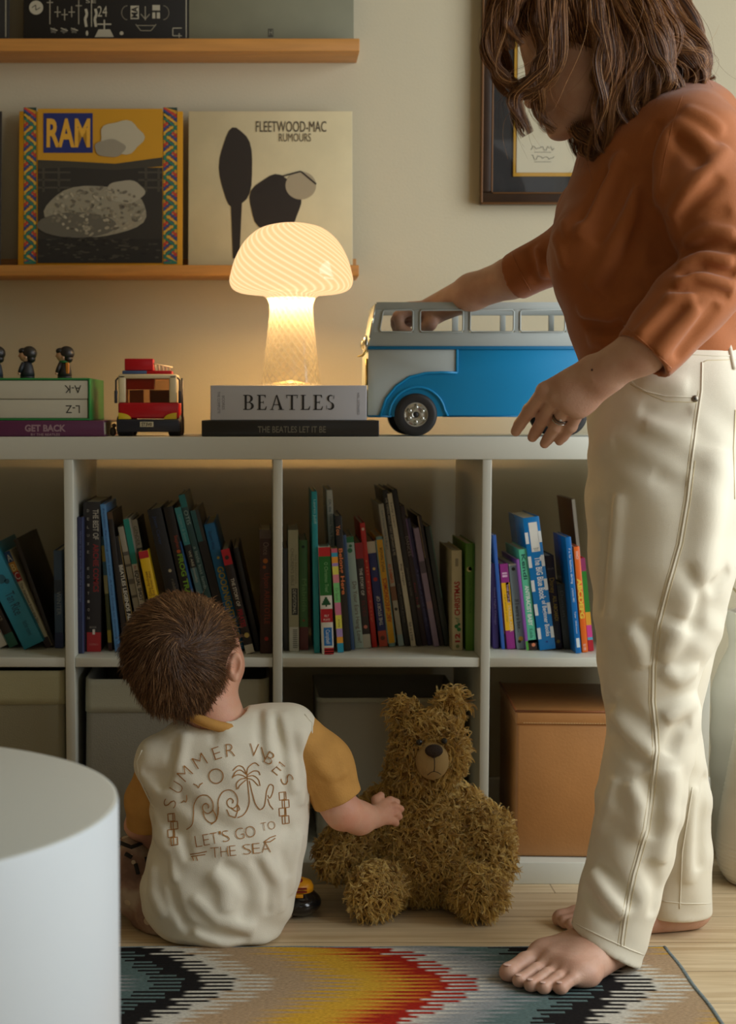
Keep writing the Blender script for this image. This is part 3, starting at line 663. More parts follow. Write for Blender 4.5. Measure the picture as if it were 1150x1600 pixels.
book(585.5,1012,566,817,8,.2,(196,42,34),'tall thin bright red book',G3,[('Hi! Fly Guy',.3,.8,0,.45,(220,120,80))],spots=[(.05,0,.3,(220,190,170))])
book(599.5,1011,579,846,13,.19,(36,46,110),'navy storybook with a cream top and orange foot',G3,[('THE STORY OF',.52,.8,.05,.42,(200,200,196),'u',.02)],[(0,.11,(196,190,170)),(.85,1,(190,76,44))],spots=[(.36,0,.25,(180,50,40)),(.26,0,.18,(220,190,120)),(.92,0,.28,(110,60,40))])
book(613,1011,592,838,13,.19,(222,168,28),'yellow book with a pale blue border',G3,[('ABC of ECONOMICS',.38,.78,.05,.5,(190,70,30),'u',.02),('MAPLE MANOR',.1,.32,.05,.35,(90,70,40),'u')],[(0,1,(110,150,150),-.5,-.36),(0,1,(110,150,150),.36,.5),(0,.03,(110,150,150)),(.97,1,(110,150,150))])
book(627,1010,595,787,8.5,.2,(178,176,160),'pale grey book with an orange word halfway down',G3,[('Levi Strauss Gets a Bright',.05,.32,0,.45,(80,110,130)),('AS SHIMMER',.42,.56,0,.6,(206,110,60),'d',.02)],[(.58,.68,(130,90,60)),(.92,1,(150,176,180))],spots=[(.74,0,.3,(60,60,56))])
book(637.5,1010,601.5,765,9,.22,(42,40,36),'tall black book with small white capitals along the spine',G3,[('THE THINGS ABOUT THAT ELEPHANT & ME',.05,.42,0,.42,(170,164,146),'d',.02),('small world press',.6,.85,0,.35,(120,114,100))])
book(646.5,1011,608.5,771,7.5,.19,(206,200,178),'tall slim ivory book between two black ones',G3,[('Lady Lupin',.06,.22,0,.5,(110,106,90)),('Big Magic',.46,.6,0,.5,(110,104,90)),('fish in a tree',.84,.96,0,.6,(50,46,42))])
book(655.5,1010,616,765,8.5,.22,(36,33,31),'tall black book, right neighbour of the slim ivory book',G3,[('stories to keep',.5,.68,0,.35,(130,124,108))])
book(664,1009,627,790,8.5,.22,(58,42,44),'plum-brown book with pale scrawled lettering',G3,[('DANCES',.22,.36,0,.6,(150,140,130)),('for her',.55,.75,0,.35,(150,44,50))],spots=[(.72,0,.3,(120,120,100))])
book(672.5,1009,637,810,7.5,.2,(52,46,84),'deep violet-navy book leaning in the third compartment',G3,[('A journal of small wonders',.4,.85,0,.4,(110,120,170))],[(0,.3,(112,84,130),-.5,-.2)])
book(682.5,1011,650,825,8.5,.2,(150,132,156),'lilac-grey book leaning in the third compartment',G3,[],[(.28,.38,(90,80,92)),(.62,.68,(170,140,150))])
book(691,1010,655,806,6.5,.22,(52,42,38),'dark brown book with a pale edge beside the lilac-grey book',G3,[],[(0,.32,(150,130,100),-.5,-.25)])
book(699.5,1010,668,822,9,.22,(42,50,42),'dark green-black book, last of the leaning row',G3,[],[(0,.6,(80,110,96),.3,.5)])
book(715,1016.5,713.5,860,16,.2,(204,192,150),'cream Christmas book with red lettering reading upwards',G3,[('CHRISTMAS',.31,.65,0,.55,(176,40,36),'u',.03),('12',.83,.92,0,.5,(176,36,34),'u',.04),('of',.67,.72,0,.4,(60,120,60),'u')],[(.08,.16,(150,140,110),-.15,.15)],spots=[(.76,-.1,.2,(40,120,60)),(.79,.15,.2,(40,120,60)),(.74,.15,.15,(50,120,60)),(.96,0,.18,(120,130,80))])
book(735,1017,734.5,849,14,.2,(88,134,36),'leaf green book against the right side of the third compartment',G3,[('Trot, Trot to Market',.32,.65,0,.35,(50,100,30))],[(0,1,(52,104,20),.25,.5)],spots=[(.24,-.1,.3,(220,210,140)),(.235,.02,.24,(88,134,36))])
G4 = 'books in the fourth compartment'
book(775,1014,771,880,9,.17,(58,42,110),'small violet book against the divider',G4,[('Good Night Chicago',.28,.72,.05,.4,(150,140,190))],rough=.3)
book(786.5,1015,772.5,836,5,.19,(50,96,176),'tall thin glossy blue book beside the small violet book',G4,rough=.2)
book(790.3,1014,779,897,2.4,.1,(214,126,66),'very thin orange book between the thin glossy blue book and the magenta one',G4,[],[(.8,1,(70,60,50))])
book(799,1015,787,881,13,.16,(150,44,132),'magenta board book with a yellow panel',G4,[('THIS LITTLE',.24,.46,.2,.25,(220,180,190),'d',.02),('TRAILBLAZER',.48,.8,.22,.35,(236,206,150),'d',.02),('a girl power primer',.36,.68,-.2,.22,(90,110,50))],[(.22,.78,(236,180,34)),(.22,.45,(190,24,70),.02,.38),(.1,.12,(220,180,210),-.3,.3),(.13,.155,(220,180,210),-.3,.3)],rough=.3)
book(814,1015,801,881,13,.16,(132,148,158),'grey-blue board book with black title',G4,[('If I were a bee...',.42,.8,.05,.5,(40,42,48))],[(0,.02,(190,190,180))],spots=[(.06,0,.22,(40,44,44)),(.88,.1,.3,(200,160,60)),(.91,-.1,.2,(60,50,40))],rough=.3)
book(824.5,1016.5,809,874,4,.18,(142,84,168),'thin purple book beside the mint green book',G4,[],[(.9,1,(80,160,60))])
book(833,1016.5,817,858,13.5,.16,(96,196,158),'mint green board book with white lettering',G4,[('Kendi',.05,.3,-.05,.45,(20,84,76),'d',.02),('ANTIRACIST BABY',.36,.76,0,.5,(226,236,226),'d',.03),('Kokila',.79,.88,0,.4,(30,90,80))],[(.9,1,(50,34,30)),(.9,.93,(60,150,60))],spots=[(.95,.1,.22,(220,130,90))],rough=.3)
book(856,1017,829,808,25.5,.17,(12,118,186),'thick blue beginner book with white checks down both edges',G4,[('The BIG Blue Book',.30,.62,.1,.4,(226,230,230),'d',.02),('of Beginner Books',.63,.9,.1,.36,(226,230,230),'d',.02),('BEGINNER',.232,.24,.08,.32,(60,60,60),'x'),('BOOKS',.245,.253,.08,.24,(60,60,60),'x')],[(a,a+.085,(222,224,220),q,q+.2) for a in (.11,.29,.47,.65,.83) for q in (-.5,.3)]+[(.04,.26,(226,224,214),-.2,.32)],spots=[(.94,0,.07,(16,70,140))],rough=.22)
book(872,1015,858,868,14,.17,(48,42,62),'dark purple-navy book with gold script',G4,[('Disney',.24,.4,-.05,.7,(190,160,60)),('ALL ABOARD!',.43,.7,.15,.42,(186,160,64),'d',.02),('LOOK & LEARN',.13,.15,0,.7,(140,136,140),'x')],spots=[(.92,.1,.2,(150,130,60))])
book(888,1015,876,913,13,.16,(66,72,70),'short dark grey book in shadow between two taller ones',G4,[('Duncan',.1,.5,0,.35,(110,116,112))])
book(904,1021.5,887.4,839,9,.12,(10,104,172),'bright blue feathers alphabet book leaning against the orange one',G4,[('F is for feathers, darling',.1,.4,0,.45,(214,224,230)),('a fashion ABC',.44,.56,0,.35,(200,214,224)),('Tyler  Wilkinson',.64,.83,0,.35,(206,216,226))],[(.87,.95,(206,216,216),-.2,.35)],rough=.25)
book(914.5,1020,900.5,854,9.5,.10,(232,106,30),'orange book with yellow bubble letters',G4,[('ABCDEFG',.3,.68,0,.75,(238,196,60),'d',.05),('WHO?',.04,.12,0,.5,(250,220,200)),('to me',.92,.98,0,.5,(250,220,200))],rough=.3)
book(924,1018,910,872,8,.09,(186,40,90),'striped green yellow and pink book half hidden by the trousers',G4,[],[(0,.14,(140,50,100)),(.14,.58,(40,130,40)),(.58,.72,(220,170,50)),(.72,.85,(206,70,150)),(.85,.88,(90,170,200)),(.88,1,(176,24,44))])
book(919,1002,895.5,780,5,.15,(120,66,30),'tall brown leather-covered book with a white spine, behind the orange one',G4,[],[(0,1,(206,200,184))])

# ============================================================ fabric bins and the leather box in the lower compartments
def bin_(x0, x1, yt, Y0, Y1, col, band, label, tilt=0., roundc=.0, taper=0., rim=.02, bh=.058):
    # soft-sided storage bin, open at the top, with a wide folded band
    zb = FR+.0005; zt = P(400, yt, Y0).z; o = empty('storage_bin', ((x0+x1)/2, (Y0+Y1)/2, zb), label, 'storage bin', 'storage bins in the lower compartments')
    m1 = mat('bin_cloth_%d' % col[0], col, .9, bump=.25, bscale=500); m2 = mat('bin_band_%d' % band[0], band, .9, bump=.25, bscale=500)
    def ring(z, inset, sag=0.):
        r_ = .012; pts = []
        a = x0+inset+taper*(1-(z-zb)/(zt-zb)) if taper < 0 else x0+inset; b = x1-inset; c = Y0+inset; d = Y1-inset
        for (cx_, cy_, a0) in ((b-r_, d-r_, 0), (a+r_, d-r_, 90), (a+r_, c+r_, 180), (b-r_, c+r_, 270)):
            for k in range(5):
                w_ = math.radians(a0+22.5*k); pts.append((cx_+r_*math.cos(w_), cy_+r_*math.sin(w_)))
        out = []
        for (px_, py_) in pts:
            s_ = math.sin(PI*(px_-a)/(b-a)); out.append((px_, py_-.006*math.sin(PI*(z-zb)/(zt-zb))*(s_ if py_ < (c+d)/2 else 0), z-sag*s_+tilt*(px_-a)))
        return out
    def wall(z0, z1, m, t, n=6, sag0=0, sag1=0):
        rings = []
        for i in range(n+1): rings.append(ring(z0+(z1-z0)*i/n, -t if t > 0 else 0, sag0+(sag1-sag0)*i/n))
        for i in range(n, -1, -1): rings.append(ring(z0+(z1-z0)*i/n, .003-t, sag0+(sag1-sag0)*i/n))
        n_ = len(rings[0]); vs = [v for r_ in rings for v in r_]; fs = [(i*n_+j, i*n_+(j+1) % n_, ((i+1) % len(rings))*n_+(j+1) % n_, ((i+1) % len(rings))*n_+j) for i in range(len(rings)) for j in range(n_)]
        return MB().add(vs, fs, m, True)
    b = wall(zb, zt-.001, m1, 0, 8, 0, rim*.8); b.box(x0+.004, x1-.004, Y0+.004, Y1-.004, zb, zb+.003, m1); b.build('bin_body', o)
    wall(zt-bh, zt, m2, .0016, 5, rim*.9, rim).build('folded_band', o)
    return o
b1 = bin_(ed[0]+.012, ed[1]-.004, 1048, .012, .36, (150,146,122), (176,172,136), 'beige cloth storage bin in the left lower compartment, filling it', rim=.0)
b2 = bin_(P(135,1100,.03).x, ed[3]-.008, 1060, .03, .37, (146,142,126), (168,164,140), 'beige cloth storage bin behind the child', rim=.012, taper=-.006)
b3 = bin_(P(496,1200,.12).x, ed[5]-.02, 1090, .12, .38, (168,160,138), (168,160,138), 'beige storage bin set deep behind the teddy bear', rim=.004, bh=.008)
# leather box
lx0, lx1, ly0, ly1 = P(806, 1200, .035).x, ed[7]-.03, .035, .33; lz1 = P(806, 1111, ly0).z
m_le = mat('tan_leather', (182,128,74), .42, noise=.12, nscale=7, bump=.1, bscale=220); m_le2 = mat('tan_leather_edge', (140,82,40), .5)
o = empty('leather_box', ((lx0+lx1)/2, (ly0+ly1)/2, FR), 'tan leather storage box with a stitched lid in the right lower compartment', 'storage box')
A = Matrix.Translation(Vector((lx0, ly0, 0))) @ Matrix.Rotation(-.05, 4, 'Z') @ Matrix.Translation(Vector((-lx0, -ly0, 0)))
MB().box(lx0, lx1, ly0, ly1, FR+.001, lz1-.022, m_le, .006, A).build('box_body', o)
w = MB(); w.box(lx0-.0015, lx1+.0015, ly0-.002, ly1+.0015, lz1-.0235, lz1, m_le, .004, A)
w.tube([A @ Vector(v) for v in ((lx0, ly0-.001, lz1), (lx1, ly0-.001, lz1))], .0022, m_le2, 8); w.tube([A @ Vector(v) for v in ((lx0-.001, ly0, lz1), (lx0-.001, ly1, lz1))], .0022, m_le2, 8)
lid = w.build('box_lid', o)
w = MB(); ms = nm((214,184,130))
k = lx0+.012
while k < lx1-.01:
    w.box(k, k+.0028, ly0-.0032, ly0-.0015, lz1-.0205, lz1-.0195, ms, 0, A); k += .0045
w.build('stitching', lid)

# ============================================================ things on top of the shelf unit
def flatbook(x0, x1, zb, h, Y0, Y1, col, label, txt=(), rough=.4, group=None, bev=.0015, name='book', pages=True):
    o = empty(name, ((x0+x1)/2, (Y0+Y1)/2, zb), label, 'book', group); c = nm(col, rough); th = .0028; mb = MB()
    mb.box(x0, x1, Y0, Y0+th*1.3, zb, zb+h, c, bev); mb.box(x0, x1, Y0+th, Y1, zb, zb+th, c, bev*.6); mb.box(x0, x1, Y0+th, Y1, zb+h-th, zb+h, c, bev*.6)
    for t_ in txt:
        s_, cx_, cz_, ww, hh, cc = t_[:6]; mode = t_[6] if len(t_) > 6 else 'n'; bold = t_[7] if len(t_) > 7 else 0
        p = Vector((cx_, Y0-.0004, cz_))
        ux_, uy_ = {'n':(UX,UZ),'f':(-UX,-UZ),'d':(-UZ,UX),'u':(UZ,-UX)}[mode]
        mb.text(s_, p, ux_, uy_, ww, hh, nm(cc), bold, 0)
    mb.build('cover', o); MB().box(x0+.003, x1-.003, Y0+th, Y1-.004, zb+th, zb+h-th, m_page).build('pages', o); return o
Yb = .012; sS = S(Yb); ZT = HT+.0004
def X(px, Y=None): return P(px, 680, Yb if Y is None else Y).x
def Z(py, Y=None): return P(400, py, Yb if Y is None else Y).z
h1 = Z(657.5)-HT
flatbook(X(315), X(592.5), ZT, h1, Yb, .30, (38,36,33), 'black book lying flat under the white book', [('THE BEATLES LET IT BE', X(456), Z(671), 106/sS, 10/sS, (120,116,100), 'n', .01)], .35)
w_ = flatbook(X(329), X(573), ZT+h1+.0003, Z(602)-Z(657.5)-.0006, Yb+.003, .26, (196,198,204), 'thick white book lying flat on top of the black one', [('THE COMPLETE', X(342), Z(629), 34/sS, 4/sS, (120,118,124), 'd'), ('SCORES', X(349), Z(629), 22/sS, 4/sS, (120,118,124), 'd'), ('HAL LEONARD', X(560), Z(631), 34/sS, 4/sS, (130,130,136), 'd')], .35)
# serif capitals drawn as strokes on the white spine
def serif(ch):
    T_, t = .17, .055
    R = []                                       # rectangles / quads in unit cell (0..w, 0..1)
    def q(*p): R.append(list(p))
    def bar(x0, y0, x1, y1): q((x0,y0),(x1,y0),(x1,y1),(x0,y1))
    def arc(cx, cy, rx, ry, a0, a1, w0, w1, n=12):
        for i in range(n):
            b0 = math.radians(a0+(a1-a0)*i/n); b1 = math.radians(a0+(a1-a0)*(i+1)/n)
            f0 = math.sin(PI*i/n)**.8; f1 = math.sin(PI*(i+1)/n)**.8; u0 = w0+(w1-w0)*f0; u1 = w0+(w1-w0)*f1
            q((cx+rx*math.cos(b0), cy+ry*math.sin(b0)), (cx+rx*math.cos(b1), cy+ry*math.sin(b1)), (cx+(rx-u1)*math.cos(b1), cy+(ry-u1*.6)*math.sin(b1)), (cx+(rx-u0)*math.cos(b0), cy+(ry-u0*.6)*math.sin(b0)))
    if ch == 'B':
        bar(.1,0,.1+T_*.85,1); bar(0,0,.4,t); bar(0,1-t,.4,1); bar(.2,.5-t/2,.4,.5+t/2); arc(.36,.75,.3,.25,90,-90,t,T_); arc(.38,.26,.34,.26,90,-90,t,T_); w = .74
    elif ch == 'E':
        bar(.1,0,.1+T_*.85,1); bar(0,0,.6,t); bar(0,1-t,.58,1); bar(.2,.5-t/2,.44,.5+t/2); q((.6,0),(.66,.24),(.62,.24),(.52,t)); q((.58,1),(.6,.8),(.565,.8),(.5,1-t)); bar(.42,.4,.455,.6); w = .68
    elif ch == 'A':
        q((.1,0),(.16,0),(.46,.9),(.42,1)); q((.42,1),(.5,1),(.86,0),(.66,0)); bar(.24,.32,.6,.32+t); bar(0,0,.26,t*.8); bar(.55,0,.95,t*.8); w = .9
    elif ch == 'T':
        bar(.32,0,.32+T_*.85,1); bar(.2,0,.6,t*.8); bar(.02,1-t,.78,1); q((0,1),(.04,1),(.08,.78),(.03,.78)); q((.76,1),(.8,1),(.77,.78),(.72,.78)); w = .78
    elif ch == 'L':
        bar(.1,0,.1+T_*.85,1); bar(0,0,.6,t); bar(0,1-t*.8,.36,1); q((.6,0),(.66,.26),(.62,.26),(.52,t)); w = .66
    elif ch == 'S':
        arc(.3,.76,.24,.24,50,270,t*1.2,T_*.8); arc(.28,.26,.27,.26,90,-140,t*1.2,T_); bar(.5,.72,.535,.98); bar(.01,.04,.045,.3); w = .58
    return R, w
def serif_word(word, x0, x1, z0, z1, Y, m):
    mb = MB(); G = [serif(c) for c in word]; gap = .2; tot = sum(w for _, w in G)+gap*(len(G)-1); sx = (x1-x0)/tot; x = x0
    for R, w in G:
        for r_ in R:
            pts = [Vector((x+a*sx, Y, z0+b*(z1-z0))) for a, b in r_]
            n = (pts[1]-pts[0]).cross(pts[2]-pts[0])
            if n.y > 0: pts = pts[::-1]
            mb.poly(pts, m)
        x += (w+gap)*sx
    return mb
c_ = [c for c in COL.objects if c.name.startswith('cover') and c.parent == w_][0]
serif_word('BEATLES', X(380,Yb), X(523,Yb), Z(640.5), Z(617), Yb+.0025, nm((34,32,32))).build('spine_title', c_)
# green slipcase with two pale volumes, on the purple book
hg = Z(657.5)-HT
flatbook(X(-190), X(163), ZT, hg, Yb, .29, (86,34,66), 'purple book lying flat at the bottom of the left pile', [('GET BACK', X(71), Z(669), 64/sS, 11/sS, (150,120,128), 'n', .04), ('BY THE BEATLES', X(71), Z(679), 45/sS, 3.6/sS, (176,150,150), 'n')], .35)
zs0 = ZT+hg+.0003; zs1 = Z(590.5); o = empty('slipcase', (X(-20), .14, zs0), 'green slipcase holding two pale volumes, on the purple book', 'slipcase')
mg = nm((34,120,52), .45); t = .0033; gx0, gx1 = X(-205), X(141); w = MB(); y0 = Yb+.004
w.box(gx0, gx1, y0, .25, zs0, zs0+t, mg, .0008); w.box(gx0, gx1, y0, .25, zs1-t, zs1, mg, .0008); w.box(gx1-t, gx1, y0, .25, zs0+t*.5, zs1-t*.5, mg, .0008); w.box(gx0, gx0+t, y0, .25, zs0+t*.5, zs1-t*.5, mg, .0008); w.box(gx0, gx1, .247, .25, zs0, zs1, mg)
w.build('case', o)
zm = (zs0+zs1)/2
flatbook(gx0+t+.0005, gx1-t-.001, zs0+t+.0003, zm-zs0-t-.0008, y0+.002, .243, (184,178,156), 'lower pale volume in the green slipcase, marked L-Z upside down', [('L-Z', X(113.5), (zs0+zm)/2+.001, 22/sS, 12/sS, (50,48,42), 'f')], .5, 'volumes in the green slipcase')
flatbook(gx0+t+.0005, gx1-t-.0005, zm+.0003, zs1-t-zm-.0012, y0+.001, .243, (184,178,156), 'upper pale volume in the green slipcase, marked A-K upside down', [('A-K', X(114), (zs1+zm)/2-.001, 26/sS, 12/sS, (50,48,42), 'f')], .5, 'volumes in the green slipcase')

# small figurines looking left
def figurine(px, coat, label, scarf=None):
    Yf = .075; c = X(px, Yf); sf = S(Yf); z0 = zs1+.0002; q = lambda y: P(400, y, Yf).z
    o = empty('figurine', (c, Yf, z0), label, 'figurine', 'mop-haired figurines on the green slipcase')
    mc = nm(coat, .5); mh = mat('moulded_black_hair', (34,30,28), .35); msk = nm((206,160,126), .5)
    w = MB(); w.lathe([(.0125,z0),(.0125,z0+.003),(.011,z0+.0045),(.0,z0+.0045)], (c, Yf, 0), nm((40,40,44),.4), 24, closeb=True); w.build('base', o)
    w = MB(); w.lathe([(.0,z0+.003),(.0125,z0+.004),(.0118,z0+.012),(.0095,z0+.022),(.0065,z0+.028),(.004,z0+.0295),(0,z0+.0295)], (c, Yf, 0), mc, 20); w.build('coat', o)
    w = MB(); w.tube([(c-.006,Yf-.006,z0+.026),(c-.009,Yf-.011,z0+.018),(c-.012,Yf-.012,z0+.010)], [.0035,.0036,.003], mc, 8); w.ball((c-.0125,Yf-.012,z0+.0085), .0026, msk, 10, 8); w.build('arm', o)
    hc = z0+.0395; w = MB(); w.ball((c-.003, Yf, hc), (.0115,.0105,.0115), msk, 18, 12); w.ball((c-.0138,Yf,hc-.001), .002, msk, 8, 6); w.ball((c-.001,Yf-.0105,hc-.003), (.0028,.0015,.0035), msk, 8, 6); w.build('head', o)
    w = MB(); w.ball((c+.0035, Yf, hc+.0035), (.0135,.0135,.0125), mh, 22, 14); w.ball((c-.0075, Yf, hc+.0075), (.0075,.011,.0055), mh, 16, 10); w.ball((c+.007,Yf,hc-.006), (.0075,.011,.007), mh, 14, 10); w.tube([(c-.0005,Yf-.0105,hc+.004),(c-.001,Yf-.0108,hc-.003)], [.002,.0012], mh, 6); w.build('hair', o)
    if scarf: w = MB(); w.tube([(c+.0075*math.cos(a),Yf+.0075*math.sin(a),z0+.0285) for a in [2*PI*i/14 for i in range(14)]], .0022, nm(scarf[0]), 8, closed=True); w.box(c+.003,c+.0085,Yf-.0115,Yf-.004,z0+.008,z0+.027,nm(scarf[1]),.001); w.build('scarf', o)
figurine(-5, (52,62,74), 'figurine cut off by the left edge of the photo, on the green slipcase')
figurine(44, (40,42,46), 'figurine in a plain dark coat, on the green slipcase between two others')
figurine(102, (46,38,34), 'figurine in brown with a green and orange scarf, nearest the toy truck', ((44,120,60),(200,120,30)))

# red and cream toy truck seen from the front
Yt = .05; sT = S(Yt)
tx = lambda p: P(p, 680, Yt).x
tz = lambda p: P(400, p, Yt).z
o = empty('toy_truck', (tx(233), Yt+.06, HT), 'red and cream toy truck facing forward on the shelf top', 'toy truck')
mr, mcr, mnv, mye, mbl = nm((190,16,30),.3), nm((224,208,168),.35), nm((38,40,52),.35), nm((214,186,40),.3), nm((74,96,136),.35)
w = MB(); w.box(tx(184.5),tx(280),Yt+.004,Yt+.13,tz(654),tz(629),mr,.003); w.build('cab_body', o)
w = MB(); w.box(tx(185.5),tx(196.5),Yt+.003,Yt+.06,tz(629),tz(586),mcr,.002); w.box(tx(264.5),tx(276),Yt+.003,Yt+.06,tz(629),tz(586),mcr,.002); w.box(tx(185.5),tx(276),Yt+.003,Yt+.10,tz(591.5),tz(584.5),mcr,.002); w.build('windscreen_frame', o)
w = MB(); w.box(tx(196),tx(265),Yt+.006,Yt+.0075,tz(629),tz(591),glass_mat('amber_windscreen',(.86,.66,.5),.06)); w.build('windscreen', o)
w = MB(); w.box(tx(200),tx(221),Yt+.04,Yt+.06,tz(629),tz(609),nm((150,100,70))); w.box(tx(231),tx(262),Yt+.05,Yt+.06,tz(629),tz(609),nm((130,82,58))); w.build('seat', o)
w = MB(); w.box(tx(182),tx(281),Yt-.002,Yt+.012,tz(675),tz(655),mnv,.003); bmp = w.build('bumper', o)
w = MB(); w.box(tx(219),tx(240),Yt-.0032,Yt-.0015,tz(667),tz(659),nm((206,198,170)),.0004); w.text('ST3V0', (tx(229.5),Yt-.0034,tz(663)), UX, UZ, 16/sT, 5.5/sT, nm((50,46,44)), .02); w.build('number_plate', bmp)
for a, b, sg in ((185,205,1),(276,256,-1)):
    w = MB(); pts = [(tx(a),Yt-.0005,tz(655)),(tx(b),Yt-.0005,tz(655))]+[(tx(a+(b-a)*math.cos(t_)),Yt-.0005,tz(655-10*math.sin(t_))) for t_ in [PI/2*i/6 for i in range(1,7)]]
    w.prism(pts if sg>0 else pts[::-1], (0,.006,0), mye, .0006); w.build('headlight', o)
for a, b in ((182,207),(262,283)):
    for yy in (Yt+.004, Yt+.085):
        w = MB(); rr_ = (tz(655)-HT)*.62; M_ = Matrix.Rotation(PI/2, 4, 'Y'); w.lathe([(0,tx(a)),(rr_*.8,tx(a)),(rr_,tx(a)+.002),(rr_,tx(b)-.002),(rr_*.8,tx(b)),(0,tx(b))], (0,yy+rr_,HT+rr_+.0003), nm((36,34,34),.6), 24, M_); w.build('wheel', o)
w = MB(); w.box(tx(191),tx(229),Yt+.01,Yt+.06,tz(584.2),tz(579),mbl,.0008); w.box(tx(229),tx(268),Yt+.01,Yt+.06,tz(584.2),tz(579),mr,.0008); w.build('roof_tray', o)
w = MB(); w.box(tx(194.5),tx(239),Yt+.012,Yt+.05,tz(578.5),tz(560),mr,.0012); w.build('crate', o)
w = MB(); w.box(tx(197),tx(240),Yt+.02,Yt+.05,tz(608),tz(592),mr,.0012); w.build('cab_crate', o)
w = MB()
for i in range(5): w.tube([(tx(242+5.5*i),Yt+.02+.004*i,tz(579)),(tx(242+5.5*i),Yt+.02+.004*i,tz(569+i*1.0))], .0014, mcr, 6)
w.tube([(tx(239),Yt+.02,tz(568)),(tx(268),Yt+.036,tz(573))], .0014, mcr, 6); w.build('ladder', o)
for a, sg in ((181,-1),(281,1)):
    w = MB(); w.box(tx(a)-.0025,tx(a)+.0025,Yt+.002,Yt+.012,tz(630),tz(610),mnv,.0015); w.tube([(tx(a),Yt+.008,tz(612)),(tx(a),Yt+.008,tz(594)),(tx(a-sg*4),Yt+.008,tz(590))], .0016, mnv, 6); w.build('side_mirror', o)
w = MB(); w.tube([(tx(282.5),Yt+.05,tz(590)),(tx(283),Yt+.05,tz(640)),(tx(282),Yt+.05,tz(672))], .002, mnv, 6); w.build('exhaust_pipe', o)
# small dark toy beside the truck
o = empty('toy_figure', (tx(173), .07, HT), 'tiny dark toy squeezed between the purple book and the toy truck', 'toy')
w = MB(); w.ball((tx(175), .07, HT+.008), (.006,.006,.008), nm((60,48,36),.6)); w.build('body', o)
w = MB(); w.ball((tx(177), .068, HT+.0185), (.004,.004,.004), nm((70,54,40),.6), 10, 8); w.build('head', o)
# ============================================================ blue camper bus
YB0, YB1 = .055, .225
m_bl = mat('bus_blue', (0,136,190), .42); m_bld = mat('bus_blue_trim', (0,108,156), .42); m_gy = mat('bus_pale_grey', (172,180,176), .42); m_ch = mat('chromed_metal', (190,190,180), .22, metal=.9); m_ty = mat('tyre_rubber', (34,32,31), .6)
bx = lambda p: P(p, 600, YB0).x
bz = lambda p: P(400, p, YB0).z
bus = empty('toy_bus', ((bx(574)+bx(978))/2, .14, HT), 'large blue and pale grey toy bus with open roof, under the woman\'s hands', 'toy bus')
def side(Y, name, near):
    # one flank: upper window band with openings, then the body panel
    w = MB(); d = .005 if near else -.005; off = (0, d, 0)
    def PR(pts, m, o_=off, bev=.0006): 
        w.prism([(bx(a), Y, bz(b)) for a, b in pts], o_, m, bev)
    wins = [(597,645),(655,723),(733,802),(811,882),(891,955)]
    PR([(588,472),(978,472),(978,484),(585.5,484)], m_gy); PR([(575.5,541),(579.5,519),(978,519),(978,541)], m_gy)
    PR([(585.6,483.8),(598.5,483.8),(594,519.2),(579.4,519.2)], m_gy)
    for a, b in ((645,655),(723,733),(802,811),(882,891),(955,978)): PR([(a,483.8),(b,483.8),(b,519.2),(a,519.2)], m_gy)
    PR([(575,546),(978,546),(978,651),(575,651)] if not near else [(575,546),(712,546),(712,581),(665,582),(640,588),(618,602),(602,622),(592,650),(575,651)], m_gy)
    if near:
        PR([(712,546),(978,546),(978,651),(592,651),(602,622),(618,602),(640,588),(665,582),(712,581)][::-1], m_bl, (0,.004,0))
        PR([(574.5,541),(978,541),(978,546.2),(574.5,546.2)], m_bld, (0,-.0022,0)); 
        PR([(712,546),(715.5,546),(715.5,583),(712,583)], m_bl, (0,-.002,0))
        def rim(pts, r, m, nm_=None): w.tube([(bx(a), Y-.0008, bz(b)) for a, b in pts], r, m, 8)
        rim([(714,582.5),(690,582),(665,583),(640,589),(619,603),(603,623),(594,650)], .0022, m_bl)
        rim([(608+.0,650)]+[(652-44*math.cos(a), 650-45*math.sin(a)) for a in [PI*i/16 for i in range(1,16)]]+[(700,650)], .0022, m_bl)
        rim([(574.5,650.5),(612,650.5)], .0018, m_bld); rim([(692,650.5),(850,650.5)], .0012, m_bld)
        for i, (a, b) in enumerate(wins):
            s_ = -4.5 if i == 0 else 0; c_ = 3
            loop = [(a+c_,484.5),(b-c_,484.5),(b-.5,487),(b-.5,515),(b-c_,518.5),(a+s_+c_,518.5),(a+s_+.5,515),(a+.6,487.5)]
            w.tube([(bx(p_), Y-.0006, bz(q_)) for p_, q_ in loop], .0016, m_gy, 6, closed=True)
    w.build(name, bus)
side(YB0, 'near_side_panel', True); side(YB1, 'far_side_panel', False)
w = MB(); w.prism([(bx(588),YB0+.001,bz(472)),(bx(576),YB0+.001,bz(541)),(bx(575),YB0+.001,bz(651)),(bx(579),YB0+.001,bz(651)),(bx(580),YB0+.001,bz(541)),(bx(592),YB0+.001,bz(472))], (0,YB1-YB0-.002,0), m_gy, .0006)
w.build('front_panel', bus); w = MB(); w.prism([(bx(974),YB0+.001,bz(472)),(bx(974),YB0+.001,bz(651)),(bx(978),YB0+.001,bz(651)),(bx(978),YB0+.001,bz(472))], (0,YB1-YB0-.002,0), m_bl, .0006); w.build('rear_panel', bus)
w = MB(); w.box(bx(576),bx(977),YB0+.002,YB1-.002,bz(650),bz(646),m_bld); w.build('chassis_floor', bus)
w = MB()
for a, b in ((640,22),(735,22)): w.box(bx(a),bx(a+b),YB0+.03,YB1-.03,bz(646),bz(590),mat('bus_seat_brown',(150,110,78),.6),.004)
w.build('seat_row', bus)
